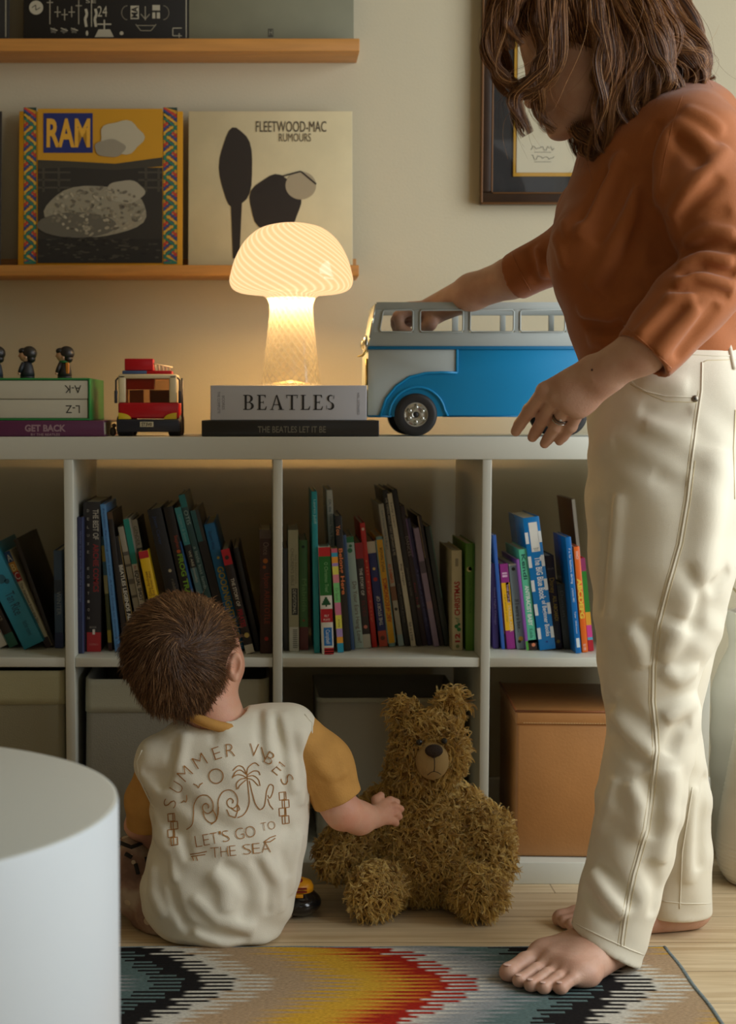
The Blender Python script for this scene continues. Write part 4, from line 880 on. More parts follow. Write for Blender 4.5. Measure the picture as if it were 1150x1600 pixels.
w = MB(); w.tube([(bx(586.5),YB0-.0012,bz(475)),(bx(577),YB0-.002,bz(528))], .0016, m_ch, 8); w.tube([(bx(573),YB0+.004,bz(560)),(bx(573),YB0+.004,bz(602))], .0022, mat('brass_strip',(170,150,90),.3,metal=.8), 8); w.build('chrome_strip', bus)
w = MB(); Mh = Matrix.Rotation(-PI/2, 4, 'Y') @ Matrix.Rotation(0,4,'X'); w.lathe([(.011,-.001),(.0135,.001),(.012,.004),(.008,.009),(.003,.0115),(0,.012)], (bx(575), YB0+.03, bz(538)), m_ch, 24, Mh); w.build('headlamp', bus)
w = MB(); w.lathe([(.0,.0),(.0125,.0),(.0135,.002),(.0115,.005),(.006,.008),(0,.009)], (bx(573.5), YB0-.001, bz(536)), m_ch, 20, Mh); w.tube([(bx(572),YB0-.002,bz(548)),(bx(566),YB0-.002,bz(556)),(bx(558),YB0-.002,bz(557))], [.0026,.002,.001], mat('brass_strip',(170,150,90)), 8); w.build('front_horn', bus)
for px_ in (650, 885):
    for yy, sg in ((YB0-.006, 1), (YB1+.006, -1)):
        R_ = (bz(651)-HT); R_ = R_ if R_ > .03 else .036; R_ = .0365; c_ = (bx(px_), yy, HT+R_+.0005); Mw = Matrix.Rotation(-PI/2*sg, 4, 'X')
        w = MB(); w.lathe([(.021,.0005),(.030,-.0008),(.0345,.001),(.0365,.005),(.0365,.020),(.034,.024),(.02,.024)], c_, m_ty, 48, Mw); wh = w.build('wheel', bus)
        w = MB(); w.lathe([(.0,.004),(.0045,.004),(.005,.0015),(.009,.0012),(.0125,.004),(.018,.0045),(.0205,.001),(.0215,.003)], c_, m_ch, 40, Mw)
        for i in range(6):
            a = i*PI/3+.5; w.ball((c_[0]+.0125*math.cos(a), c_[1]+sg*.002, c_[2]+.0125*math.sin(a)), (.0036,.0022,.0036), m_ch, 10, 8)
        w.ball((c_[0], c_[1]+sg*.002, c_[2]), (.0042,.002,.0042), m_ty, 12, 8); w.build('hubcap', wh)

# ============================================================ rug
def rug_mat():
    m = bpy.data.materials.new('zigzag_wool_weave'); m.use_nodes = True; nt = m.node_tree; b = nt.nodes['Principled BSDF']; L = nt.links.new
    tc = nt.nodes.new('ShaderNodeTexCoord'); sp = nt.nodes.new('ShaderNodeSeparateXYZ'); L(tc.outputs['Object'], sp.inputs[0])
    def M(op, *a):
        n = nt.nodes.new('ShaderNodeMath'); n.operation = op
        for i, q in enumerate(a):
            if isinstance(q, (int, float)): n.inputs[i].default_value = q
            else: L(q, n.inputs[i])
        return n.outputs[0]
    x, v = sp.outputs[0], sp.outputs[1]
    row = M('FLOOR', M('DIVIDE', v, .0072)); vq = M('MULTIPLY', row, .0072)
    t = M('MULTIPLY', M('PINGPONG', M('ADD', vq, .346+.322*4), .161), .66)
    wn = nt.nodes.new('ShaderNodeTexWhiteNoise'); wn.noise_dimensions = '1D'; L(row, wn.inputs['W'])
    jag = M('ADD', M('MULTIPLY', M('SUBTRACT', wn.outputs[0], .5), .030), M('MULTIPLY', M('SUBTRACT', M('MODULO', M('ABSOLUTE', row), 2.0), .5), .034))
    s_ = M('ADD', M('SUBTRACT', x, t), jag)
    ph = M('FRACT', M('DIVIDE', M('ADD', s_, .237+.59*4), .59))
    cr = nt.nodes.new('ShaderNodeValToRGB'); L(ph, cr.inputs[0]); c = cr.color_ramp
    blk, wh, be, ye, og, rd, gy, te = (30,28,28),(205,200,186),(176,150,118),(206,160,52),(196,96,36),(160,36,22),(140,144,144),(92,112,110)
    st = [(0,blk),(.12,blk),(.13,wh),(.20,wh),(.225,be),(.36,be),(.44,ye),(.53,ye),(.60,og),(.625,rd),(.70,rd),(.71,wh),(.75,(176,172,164)),(.80,gy),(.86,gy),(.90,te),(.985,te),(1,blk)]
    c.elements[0].position = 0; c.elements[0].color = lin(blk); c.elements[1].position = 1; c.elements[1].color = lin(te)
    for p_, q_ in st[1:-1]: e = c.elements.new(p_); e.color = lin(q_)
    # heathered yarn
    mp = nt.nodes.new('ShaderNodeMapping'); mp.inputs['Scale'].default_value = (180, 420, 1); L(tc.outputs['Object'], mp.inputs[0])
    n = nt.nodes.new('ShaderNodeTexNoise'); n.inputs['Scale'].default_value = 1; n.inputs['Detail'].default_value = 2; L(mp.outputs[0], n.inputs['Vector'])
    mr_ = nt.nodes.new('ShaderNodeMapRange'); mr_.inputs[1].default_value = .3; mr_.inputs[2].default_value = .7; mr_.inputs[3].default_value = .72; mr_.inputs[4].default_value = 1.12; L(n.outputs[0], mr_.inputs[0])
    mx = nt.nodes.new('ShaderNodeMix'); mx.data_type = 'RGBA'; mx.blend_type = 'MULTIPLY'; mx.inputs['Factor'].default_value = 1; L(cr.outputs[0], mx.inputs['A']); L(mr_.outputs[0], mx.inputs['B']); L(mx.outputs['Result'], b.inputs['Base Color'])
    h = M('MULTIPLY', M('SINE', M('MULTIPLY', v, 1450)), .6)
    bp = nt.nodes.new('ShaderNodeBump'); bp.inputs['Strength'].default_value = .5; bp.inputs['Distance'].default_value = .0012; L(M('ADD', h, M('MULTIPLY', n.outputs[0], 2)), bp.inputs['Height']); L(bp.outputs[0], b.inputs['Normal'])
    b.inputs['Roughness'].default_value = .95; b.inputs['Specular IOR Level'].default_value = .1
    return m
RX, RY = .604, -.346; rz = .007
rug = empty('rug', (-.1, -.7, 0), 'woven wool rug with jagged zigzags in black, yellow, red and grey on the floor', 'rug')
w = MB(); nx, ny = 60, 40; vs = []; fs = []
for j in range(ny+1):
    for i in range(nx+1):
        x = -1.25+(RX+1.25)*i/nx; y = -1.55+(RY+1.55)*j/ny; wob = .0012*math.sin(x*17+y*9)
        vs.append((x+(.001*math.sin(y*40) if i == nx else 0), y+(.0015*math.sin(x*33) if j == ny else 0), rz-.001+wob*.4))
for j in range(ny):
    for i in range(nx): a = j*(nx+1)+i; fs.append((a, a+1, a+nx+2, a+nx+1))
w.add(vs, fs, rug_mat(), True); w.box(-1.249, RX-.001, -1.549, RY-.001, .0005, rz-.0025, nm((150,140,120),.95)); w.build('woven_field', rug)
w = MB(); mb_ = mat('rug_grey_binding', (112,124,126), .95, noise=.3, nscale=260)
w.tube([(RX-.001+.001*math.sin(y*40), y, rz-.0025) for y in [RY-(i*.02) for i in range(61)]], .0034, mb_, 8)
w.tube([(x, RY+.0015*math.sin(x*33), rz-.0028) for x in [RX-.02*i for i in range(93)]], .0026, mb_, 6); w.build('bound_edge', rug)

# ============================================================ round white side table in the foreground
dz = .45; d_ = 1.50; tc_ = F(-312, 1255, dz); R_ = .288; tc_ = Vector((F(183,1253,dz).x-R_, F(183,1253,dz).y, dz))
o = empty('side_table', (tc_.x, tc_.y, 0), 'round white drum side table in the left foreground', 'side table')
m_dt = mat('matt_white_laminate', (186,188,178), .55); m_ds = mat('satin_white_lacquer', (208,216,220), .4)
MB().lathe([(0,dz),(R_-.004,dz),(R_-.001,dz-.001),(R_-.0006,dz-.0025)], (tc_.x, tc_.y, 0), m_dt, 128).build('table_top', o)
MB().lathe([(R_-.0004,dz-.0012),(R_,dz-.003),(R_,.0105),(R_-.003,.0078),(0,.0078)][::-1], (tc_.x, tc_.y, 0), m_ds, 128).build('drum_body', o)

# ============================================================ floor vases by the right end
m_va = mat('white_stoneware', (236,232,220), .55, bump=.2, bscale=60); m_vb = mat('ivory_ribbed_ceramic', (236,230,214), .6)
Yv = .20; sv = S(Yv); vz = lambda p: max(.001, P(1150, p, Yv).z)
vx = P(1190, 1200, Yv).x
prof = []
bs = [(60,955),(58,975),(56,1010),(62,1030),(72,1050),(79,1075),(80,1150),(79,1220),(76,1290),(70,1335)]
ps = smooth_prof(bs, 6)
for i, (r0_, y_) in enumerate(ps): prof.append(((r0_+1.2*math.sin(y_/9))/sv, vz(y_)))
o = empty('floor_vase', (vx, Yv, 0), 'large white stoneware floor vase with dried grass beside the shelf unit', 'floor vase')
MB().lathe([(0,.0008)]+[(prof[-1][0],.0008)]+prof[::-1]+[(prof[0][0]-.008,prof[0][1]-.001),(prof[0][0]-.008,prof[0][1]-.12)], (vx, Yv, 0), m_va, 64).build('vase_body', o)
o2 = empty('dried_grass', (vx, Yv, vz(955)-.1), 'pale dried grass standing in the large white floor vase', 'dried grass'); w = MB(); mgz = nm((190,176,136),.8)
for i in range(26):
    a = random.uniform(0, 2*PI); r_ = random.uniform(.01,.05); hh = random.uniform(.05,.16); x_ = vx+r_*math.cos(a); y_ = Yv+.6*r_*math.sin(a); z_ = vz(955)
    w.tube([(x_*.9+vx*.1, y_, z_-.1),(x_+.01*math.cos(a), y_, z_+hh*.5),(x_+.045*math.cos(a), y_+.01, z_+hh)], [.0015,.0028,.0006], mgz, 5)
w.build('stems', o2)
Yw = .02; sw = S(Yw); wz = lambda p: P(1150, p, Yw).z
wx = P(1196, 1300, Yw).x; prof = []
bs = [(44,1130),(48,1145),(54,1180),(62,1230),(70,1280),(75,1325),(76,1350),(70,1375),(58,1392)]
for r0_, y_ in smooth_prof(bs, 14): prof.append(((r0_+.9*math.sin(y_*.95))/sw, wz(y_)))
zsh = .001-prof[-1][1] if prof[-1][1] < .001 else 0
prof = [(a, b+zsh) for a, b in prof]; z_b = prof[-1][1]; prof = [(a, b-z_b+.001) for a, b in prof] if z_b > .001 else prof
o = empty('ribbed_vase', (wx, Yw, 0), 'smaller ivory vase with fine ribs in front of the large floor vase', 'floor vase')
MB().lathe([(0,.001)]+prof[::-1]+[(prof[0][0]-.006,prof[0][1]),(prof[0][0]-.006,prof[0][1]-.1)], (wx, Yw, 0), m_vb, 72).build('vase_body', o)

# ============================================================ black and yellow toy behind the child
cx_, cy_ = F(478, 1420, 0).x-.012, -.17
o = empty('toy_car', (cx_, cy_, 0), 'black and yellow toy car on the floor between the child and the teddy bear', 'toy car')
mbk = mat('glossy_black_plastic', (24,24,24), .18, coat=.4); myw = nm((226,152,24), .35); mrd = nm((130,24,20), .4)
g = SDF((cx_-.06,cy_-.06,-.002),(cx_+.06,cy_+.06,.07),.0016); g.ell((cx_,cy_,.022),(.036,.04,.021),k=.005); g.ell((cx_-.004,cy_+.005,.034),(.026,.03,.016),k=.008); g.plane((0,0,.001),(0,0,-1))
V, Q = g.mesh(); np_mesh('car_body', V, Q, mbk, o)
w = MB(); w.lathe([(0,.062),(.012,.060),(.024,.055),(.0275,.048),(.0275,.041),(.024,.0385)], (cx_-.004, cy_+.002, 0), myw, 32); yl = w.build('yellow_roof', o)
w = MB(); w.box(cx_-.018,cx_+.012,cy_-.0285,cy_-.024,.0495,.0515,mrd); w.box(cx_-.018,cx_+.012,cy_-.0285,cy_-.024,.0445,.0465,mrd); w.box(cx_-.006,cx_+.006,cy_-.031,cy_-.026,.0365,.042,myw,.0008); w.ball((cx_-.006,cy_-.01,.0595),(.012,.01,.005),mrd,14,8); w.build('grille', o)
w = MB(); w.tube([(cx_-.014,cy_-.006,.062),(cx_-.02,cy_-.006,.078)], .0009, nm((150,130,90)), 6); w.build('aerial', o)
# ============================================================ helpers for people and soft toys
def bvh_of(V, Q): return BVHTree.FromPolygons([tuple(v) for v in V], [tuple(int(i) for i in q) for q in Q])
def on_surf(bv, px, py, lift=.0008):
    c = Vector((0,-CD,CH)); d = ray(px, py).normalized(); h = bv.ray_cast(c, d)
    return None if h[0] is None else h[0]-d*lift
def path_on(bv, pts, lift=.0006, step=6):
    out = []
    for (a, b), (c, d) in zip(pts[:-1], pts[1:]):
        n = max(1, int(math.hypot(c-a, d-b)/step))
        for i in range(n):
            q = on_surf(bv, a+(c-a)*i/n, b+(d-b)*i/n, lift)
            if q is not None: out.append(q)
    q = on_surf(bv, pts[-1][0], pts[-1][1], lift)
    if q is not None: out.append(q)
    return out
def C3(*pts): return [tuple(P(a, b, y)) for a, b, y in pts]
def quad_normals(V, Q):
    a = V[Q[:,2]]-V[Q[:,0]]; b = V[Q[:,3]]-V[Q[:,1]]; n = np.cross(a, b); L = np.linalg.norm(n, axis=1)
    return V[Q].mean(1), n/np.maximum(L, 1e-12)[:,None], L
def unit(a): return a/np.maximum(1e-9, np.linalg.norm(a, axis=-1, keepdims=True))
def join_np(parts):
    Vs, Qs, k = [], [], 0
    for V, Q in parts: Vs.append(V); Qs.append(Q+k); k += len(V)
    return np.concatenate(Vs), np.concatenate(Qs)

def surf_folds(g, folds):                       # cloth folds laid exactly on the grown surface
    V, Q = g.mesh(1); bv = bvh_of(V, Q)
    for amp, w_, pts in folds:
        pth = path_on(bv, pts, 0, 9)
        run = [pth[0]] if pth else []
        for a, b in zip(pth[:-1], pth[1:]):
            if (b-a).length > .035: break
            run.append(b)
        if len(run) > 2: g.fold([tuple(v) for v in run], amp, w_)
# ============================================================ teddy bear
YB_ = -.10
bear = empty('teddy_bear', tuple(F(675, 1415, 0)), 'shaggy golden brown teddy bear sitting on the floor against the shelf unit', 'teddy bear')
sb = S(YB_); R = lambda px, Y=YB_: px/S(Y)
g = SDF(tuple(P(470,1450,-.30)-Vector((.02,0,.05))), tuple(P(830,1040,.06)+Vector((0,0,.02))), .0032); g.lo[1] = -.32; g.n[1] = int(.36/.0032)
g.D = np.full(g.n, 1.0, np.float32)
def E(px, py, Y, rx, ry, rz_, k=.02, rot=0): g.ell(P(px,py,Y), (R(rx,Y), ry, R(rz_,Y)), Matrix.Rotation(rot, 3, 'Y'), k)
E(668,1335,-.095, 84,.075,72, .02); E(662,1285,-.09, 66,.062,62, .03); E(655,1248,-.085, 50,.05,40, .03)
E(672,1168,-.10, 55,.058,57, .02); E(650,1208,-.095, 42,.045,34, .02)
for a in ((630,1112),(704,1098)):
    E(a[0], a[1]+1, -.09, 21,.013,21, .012)
# arms
g.chain([P(605,1262,-.09), P(560,1300,-.10), P(530,1335,-.12)], [.034,.036,.034], .015)
g.chain([P(718,1262,-.09), P(756,1300,-.11), P(768,1345,-.13)], [.034,.038,.032], .015)
# legs and feet, soles towards the viewer
g.chain([P(618,1370,-.11), P(585,1388,-.20)], [.036,.033], .015); E(580,1396,-.215, 30,.022,35, .012)
g.chain([P(718,1370,-.11), P(748,1392,-.20)], [.036,.033], .015); E(750,1394,-.215, 35,.022,34, .012)
g.plane((0,0,.003),(0,0,-1))
Vb, Qb = g.mesh(2)
m_under = mat('teddy_backing', (140,104,44), .9)
np_mesh('plush_body', Vb, Qb, m_under, bear)
mz = P(676, 1190, -.165)
def fur(V, Q, n, ln, rad, tuft, excl, curl=.9, grav=.35, K=7):
    c, nn, ar = quad_normals(V, Q); p = ar/ar.sum(); idx = RNG.choice(len(c), n, p=p)
    base = c[idx]+RNG.normal(0,.0012,(n,3)); N0 = nn[idx]; keep = excl(base)
    base, N0 = base[keep], N0[keep]; n = len(base); T = RNG.normal(0,1,(n,3)); T -= (T*N0).sum(1)[:,None]*N0; T = unit(T)
    D = unit(N0*.75+T*.75+np.array([0,0,-grav])[None]); B = np.cross(D, T); B = unit(B)
    L = ln*RNG.uniform(.65,1.25,n)
    m = n*tuft; ip = np.repeat(np.arange(n), tuft); spread = RNG.normal(0,1,(m,3))*.0016
    tt = np.linspace(0,1,K)[None,:,None]; ph = RNG.uniform(0,6.28,n)[ip][:,None,None]; cv = RNG.uniform(.6,1.3,n)[ip][:,None,None]*curl
    path = (base[ip]+spread)[:,None,:]+D[ip][:,None,:]*(L[ip][:,None,None]*tt)
    path += (T[ip][:,None,:]*np.sin(tt*4.2*cv+ph)+B[ip][:,None,:]*np.cos(tt*4.2*cv+ph)-T[ip][:,None,:]*np.sin(ph)-B[ip][:,None,:]*np.cos(ph))*.0042
    path += np.array([0,0,-1])*(tt**2)*L[ip][:,None,None]*.22
    path -= spread[:,None,:]*(tt**1.5)*.75
    path[:,:,2] = np.maximum(path[:,:,2], .0008)
    r = np.clip(RNG.random(n)[ip]*.75+RNG.random(m)*.25, 0, 1)
    return strands(path, rad, .25, 3, r)
ex = lambda b: ~(((b[:,0]-mz.x)**2/(.026**2)+(b[:,2]-mz.z)**2/(.030**2) < 1) & (b[:,1] < -.10))
V_, Q_, at = fur(Vb, Qb, 9500, .017, .00062, 5, ex)
m_fur = strand_mat('golden_plush_fur', [(0,(146,106,40)),(.3,(206,162,72)),(.7,(232,196,106)),(1,(248,224,152))], .6, .25, .3)
np_mesh('plush_fur', V_, Q_, m_fur, bear, attr=at)
w = MB(); mvel = mat('muzzle_velour', (178,150,98), .9, bump=.3, bscale=900)
w.ball(mz+Vector((0,.006,0)), (.0268,.024,.0305), mvel, 28, 18); mzo = w.build('muzzle', bear)
w = MB(); mn_ = mat('brown_nose_stitch', (44,28,20), .55, bump=.5, bscale=600)
nose = P(678, 1173, -.186); w.ball(nose, (.0145,.006,.0105), mn_, 20, 12); w.ball(nose+Vector((0,.001,-.006)), (.007,.005,.006), mn_, 14, 10); w.build('nose', mzo)
w = MB(); w.tube([P(678,1180,-.189),P(679,1190,-.1895),P(679,1200,-.188),P(678,1206,-.186)], .0008, mn_, 6); w.tube([P(668,1211,-.183),P(673,1207,-.186),P(678,1205,-.187),P(684,1207,-.186),P(689,1210,-.183)], .0006, mn_, 6); w.build('mouth_stitch', mzo)
for a in ((655,1160),(694,1158)):
    w = MB(); w.ball(P(a[0],a[1],-.166), .0052, mat('glossy_black_eye',(16,14,12),.08,coat=.5), 14, 10); w.build('eye', bear)
# ============================================================ the woman
def skin_mat(name, c, c2):
    return mat(name, c, .48, spec=.35, noise=.1, nscale=30, c2=c2, sss=.12, bump=.12, bscale=350)
m_skin = skin_mat('skin_adult', (206,166,142), (194,148,124)); m_skinc = skin_mat('skin_child', (232,184,156), (226,164,136))
woman = empty('person', tuple(F(960,1500,0)), 'woman in a rust-brown top and cream jeans leaning over the toy bus', 'person')
Vv = lambda *a: Vector(a)
def pr(px, Y): return px/S(Y)
parts = []
# --- near (left) hand and forearm
g = SDF(tuple(P(790,720,-.62)), tuple(P(1130,470,-.40)), .0016); g.lo[1] = -.66; g.n[1] = int(.24/.0016); g.lo[0] = P(790,0,-.45).x; g.D = np.full(g.n, 1.0, np.float32)
el, wr = P(1085,466,-.585), P(938,584,-.545)
g.chain([el, P(1003,548,-.580), wr], [.034,.0315,.0262], .01, n=(.5,.3,.8), q=[1,.95,.98])
mcp = C3((851,612,-.505),(869,621,-.515),(887,630,-.520),(905,640,-.520))
for i, (m_, r_) in enumerate(zip(mcp, (.0128,.0128,.0122,.0115))):
    a = Vector(wr)+(Vector(mcp[3])-Vector(mcp[0]))*(-.28+.19*i)
    g.cap(tuple(a), m_, .0165, r_, .012, n=(.15,-1,.1), q=.92, qb=.95)
g.ell(tuple((Vector(wr)+Vector(mcp[1])+Vector(mcp[3]))/3), (.026,.0145,.028), None, .015)
fing = [ [mcp[0], *C3((828,641,-.475),(812,663,-.455),(806,674,-.447))],
         [mcp[1], *C3((849,654,-.480),(837,675,-.460),(832,683,-.455))],
         [mcp[2], *C3((869,666,-.488),(856,686,-.468),(851,693,-.463))],
         [mcp[3], *C3((892,666,-.495),(880,682,-.480),(874,689,-.475))] ]
fr = [(.0110,.0094,.0084,.0073),(.0106,.0092,.0082,.0072),(.0102,.0089,.0079,.0070),(.0096,.0083,.0074,.0065)]
for f_, r_ in zip(fing, fr): g.chain(f_, r_, .002)
for f_, r_ in zip(fing, fr):                      # knuckle swellings
    g.ell(tuple(Vector(f_[0])+Vector((0,-.0045,.002))), .0112, None, .004); g.ell(f_[1], r_[1]*1.06, None, .004)
g.chain(C3((915,600,-.520),(893,628,-.478),(872,648,-.458),(860,658,-.450)), (.015,.0125,.0105,.0088), .008)   # thumb, behind the palm
for f_ in fing[1:]:                                # extensor tendons
    a = Vector(wr)*.55+Vector(f_[0])*.45; g.fold([tuple(a+Vector((0,-.016,.002))), tuple(Vector(f_[0])+Vector((0,-.012,.003)))], .0018, .0036)
parts.append(g.mesh(1)); hand_bv = bvh_of(*parts[-1])
# --- far (right) forearm reaching into the bus
g = SDF((P(600,0,.18).x, -.15, P(700,545,.16).z), (P(930,0,-.1).x, .215, P(700,385,-.1).z), .0018)
w2 = P(678,484,.135)
g.chain([P(905,388,-.06), P(800,434,-.005), P(738,456,.055), w2], [.036,.033,.030,.0245], .012)
kn = C3((640,482,.115),(637,488,.135),(637,494,.155),(640,500,.17))
for i, k_ in enumerate(kn): g.cap(tuple(w2+Vector((0,(i-1.5)*.012,-.002*i))), k_, .0165, .0118, .012)
for i, k_ in enumerate(kn):
    b_ = Vector(k_); g.chain([k_, tuple(b_+Vector((-.020,-.002,-.014))), tuple(b_+Vector((-.016,-.004,-.034))), tuple(b_+Vector((-.002,-.004,-.040)))], (.0108,.0096,.0086,.0076), .0035)
g.chain([tuple(w2+Vector((0,-.012,-.008))), tuple(w2+Vector((-.010,-.026,-.026))), tuple(w2+Vector((-.026,-.024,-.038)))], (.014,.0112,.0085), .008)
parts.append(g.mesh(1))
# --- head and neck
f_ = Vector((-.93,-.04,-.36)).normalized(); u_ = Vector((-.36,0,.93)); u_ = (u_-f_*u_.dot(f_)).normalized(); s_ = f_.cross(u_)   # s_ : her right/left axis
if s_.y > 0: s_ = -s_                                              # towards the camera
HC = P(908, 38, -.375); Mh_ = Matrix((f_, s_, u_)).transposed(); hp = lambda a, b, c: tuple(HC+f_*a+s_*b+u_*c)
g = SDF(tuple(P(780,300,-.375)+Vector((0,-.17,0))), tuple(P(1080,-130,-.375)+Vector((0,.17,0))), .0028)
g.ell(hp(-.005,0,.0), (.094,.074,.098), Mh_, .02); g.ell(hp(.035,0,-.055), (.056,.060,.080), Mh_, .03)
for sg in (-1,1):
    g.cap(hp(-.002,sg*.050,-.080), hp(.070,sg*.012,-.122), .020, .016, .025); g.ell(hp(.048,sg*.034,-.070), (.030,.026,.030), Mh_, .02)
    g.ell(hp(.090,sg*.030,-.036), (.016,.017,.012), Mh_, .012, -1); g.ell(hp(.074,sg*.031,-.038), (.0135,.0135,.0125), Mh_, .003)
    g.ell(hp(.095,sg*.011,-.081), (.008,.007,.0065), Mh_, .005)
    g.ell(hp(-.004,sg*.071,-.048), (.014,.006,.026), Mh_, .004); g.ell(hp(-.002,sg*.077,-.046), (.007,.004,.016), Mh_, .003, -1)
g.cap(hp(.086,0,-.030), hp(.106,0,-.076), .008, .0095, .010); g.cap(hp(.086,0,-.080), hp(.084,0,-.108), .014, .014, .012); g.ell(hp(.090,0,-.100), (.012,.024,.006), Mh_, .006); g.ell(hp(.086,0,-.109), (.011,.020,.006), Mh_, .005)
g.fold([hp(.100,-.02,-.1045), hp(.101,.02,-.1045)], -.0022, .0035); g.ell(hp(.080,0,-.128), (.018,.020,.014), Mh_, .012)
g.cap(hp(-.030,0,-.075), tuple(P(1000,222,-.375)), .054, .056, .03); g.cap(tuple(P(1000,222,-.375)), tuple(P(1040,290,-.375)), .056, .075, .03)
parts.append(g.mesh(2)); head_bv = bvh_of(*parts[-1])
# --- feet
def foot(toes, bases, heel, ankle, leg, zf, radii, res=.0018):
    pts = [Vector(p) for p in toes+bases]+[Vector(heel), Vector(ankle), Vector(leg)]
    lo = [min(p[i] for p in pts)-.05 for i in range(3)]; hi = [max(p[i] for p in pts)+.05 for i in range(3)]; lo[2] = zf-.01
    g = SDF(lo, hi, res)
    for i, (t_, b_) in enumerate(zip(toes, bases)):
        t_, b_ = Vector(t_), Vector(b_); m_ = t_.lerp(b_, .45)+Vector((0,0,.005)); g.chain([tuple(b_), tuple(m_), tuple(t_)], (radii[i]*1.15, radii[i]*.95, radii[i]), .004)
        g.ell(tuple(t_+Vector((0,0,-.0005))), radii[i]*1.1, None, .004)
    h = Vector(heel); a = Vector(ankle); l = Vector(leg)
    for i, b_ in enumerate(bases):
        g.cap(tuple(h.lerp(Vector(b_), .25)+Vector((0,0,.004))), b_, .024, .0155, .02)
    for i, k_ in enumerate((.2,.35,.5,.6,.7)):
        g.cap(tuple(a+Vector((0,0,-.02))), tuple(Vector(bases[min(i,3)])+Vector((0,0,.004))), .025, .0125, .022)
    g.ell(tuple(h), (.027,.027,.026), None, .02); g.cap(tuple(h+Vector((0,0,.01))), tuple(a), .026, .031, .025); g.cap(tuple(a), tuple(l), .034, .042, .02)
    g.plane((0,0,zf), (0,0,-1), .004)
    return g.mesh(1)
zr = .0072
T1 = [tuple(F(a,b,zr+c)) for a,b,c in ((796,1519,.0125),(812,1532,.0098),(830,1539,.0098),(850,1543,.0095),(876,1543.5,.0095))]
B1 = [tuple(F(a,b,zr+c)) for a,b,c in ((850,1492,.021),(866,1505,.019),(882,1513,.017),(898,1519,.016),(918,1524,.0145))]
H1 = Vector((.532,-.392,zr+.025)); A1 = P(958,1440,-.405)
parts.append(foot(T1, B1, H1, A1, P(966,1390,-.41), zr, (.0130,.0090,.0088,.0084,.0088)))
d1 = Vector((-.97,-.10,0)).normalized(); n1 = Vector((-d1.y,d1.x,0)); H2 = Vector((F(1080,1450,0).x, -.235, .027))
tb = lambda l, s, z: tuple(H2+d1*l+n1*s+Vector((0,0,z-.027)))
T2 = [tb(.195+a, s, .012) for a, s in ((.005,-.030),(.004,-.012),(-.003,.004),(-.012,.018),(-.024,.032))]
B2 = [tb(.142+a, s, .018) for a, s in ((.006,-.028),(.004,-.011),(-.002,.004),(-.010,.017),(-.022,.029))]
parts.append(foot(T2, B2, H2, H2+Vector((-.03,0,.065)), H2+Vector((-.02,0,.14)), .0005, (.013,.0095,.0095,.009,.009), .0025))
foot_bv = bvh_of(*parts[-2])
# --- trunk and limbs under the clothes
TY = -.365
g = SDF(tuple(P(860,1480,-.2)+Vector((0,-.5,0))), tuple(P(1290,150,-.2)+Vector((.05,.15,0))), .009)
g.chain(C3((1040,640,TY),(1040,520,TY),(1022,400,TY),(1030,280,TY)), (.10,.095,.10,.09), .04, n=(0,1,0), q=1)
g.chain([P(1050,235,-.29), P(1050,235,-.43)], [.045,.04], .03)
g.chain([P(1085,245,-.46), P(1128,430,-.555), P(1050,512,-.575)], [.034,.026,.024], .02)
g.chain([P(985,250,-.25), P(905,388,-.09), P(850,412,-.05)], [.038,.032,.028], .02)
g.chain(C3((1045,640,-.44),(1030,900,-.44),(1015,1100,-.43),(985,1300,-.42),(966,1400,-.41)), (.075,.06,.040,.038,.036), .03)
g.chain(C3((1055,640,-.30),(1040,900,-.28),(1035,1120,-.26),(1055,1300,-.25),(1058,1380,-.245)), (.07,.055,.038,.036,.034), .03)
parts.append(g.mesh(1))
Vw, Qw = join_np(parts); body = np_mesh('body', Vw, Qw, m_skin, woman)
# nails, mole
m_nail = mat('nail', (214,176,158), .25, coat=.3)
w = MB()
for f2, r2 in zip(fing, fr):
    d_ = (Vector(f2[3])-Vector(f2[2])).normalized(); c_ = Vector(f2[3])+Vector((0,-r2[3]*.86,r2[3]*.25))
    M_ = Matrix((d_, Vector((0,-1,.1)).normalized(), d_.cross(Vector((0,-1,.1))).normalized())).transposed(); w.ball(c_, (.0046,.0008,.0036), m_nail, 12, 8, M_)
for t_, b_, r_ in zip(T1, B1, (.0135,.0098,.0098,.0092,.0095)):
    d_ = (Vector(t_)-Vector(b_)); d_.z = 0; d_.normalize(); n_ = (Vector((0,0,1))+d_*.35).normalized(); M_ = Matrix((d_, n_.cross(d_), n_)).transposed(); w.ball(Vector(t_)+n_*r_*.98, (r_*.55,r_*.5,.0012), m_nail, 12, 8, M_)
w.build('nails', woman)
mo = on_surf(hand_bv, 925, 578, .0002)
if mo: w = MB(); w.ball(mo, .0016, nm((70,40,28),.6), 8, 6); w.build('mole', woman)
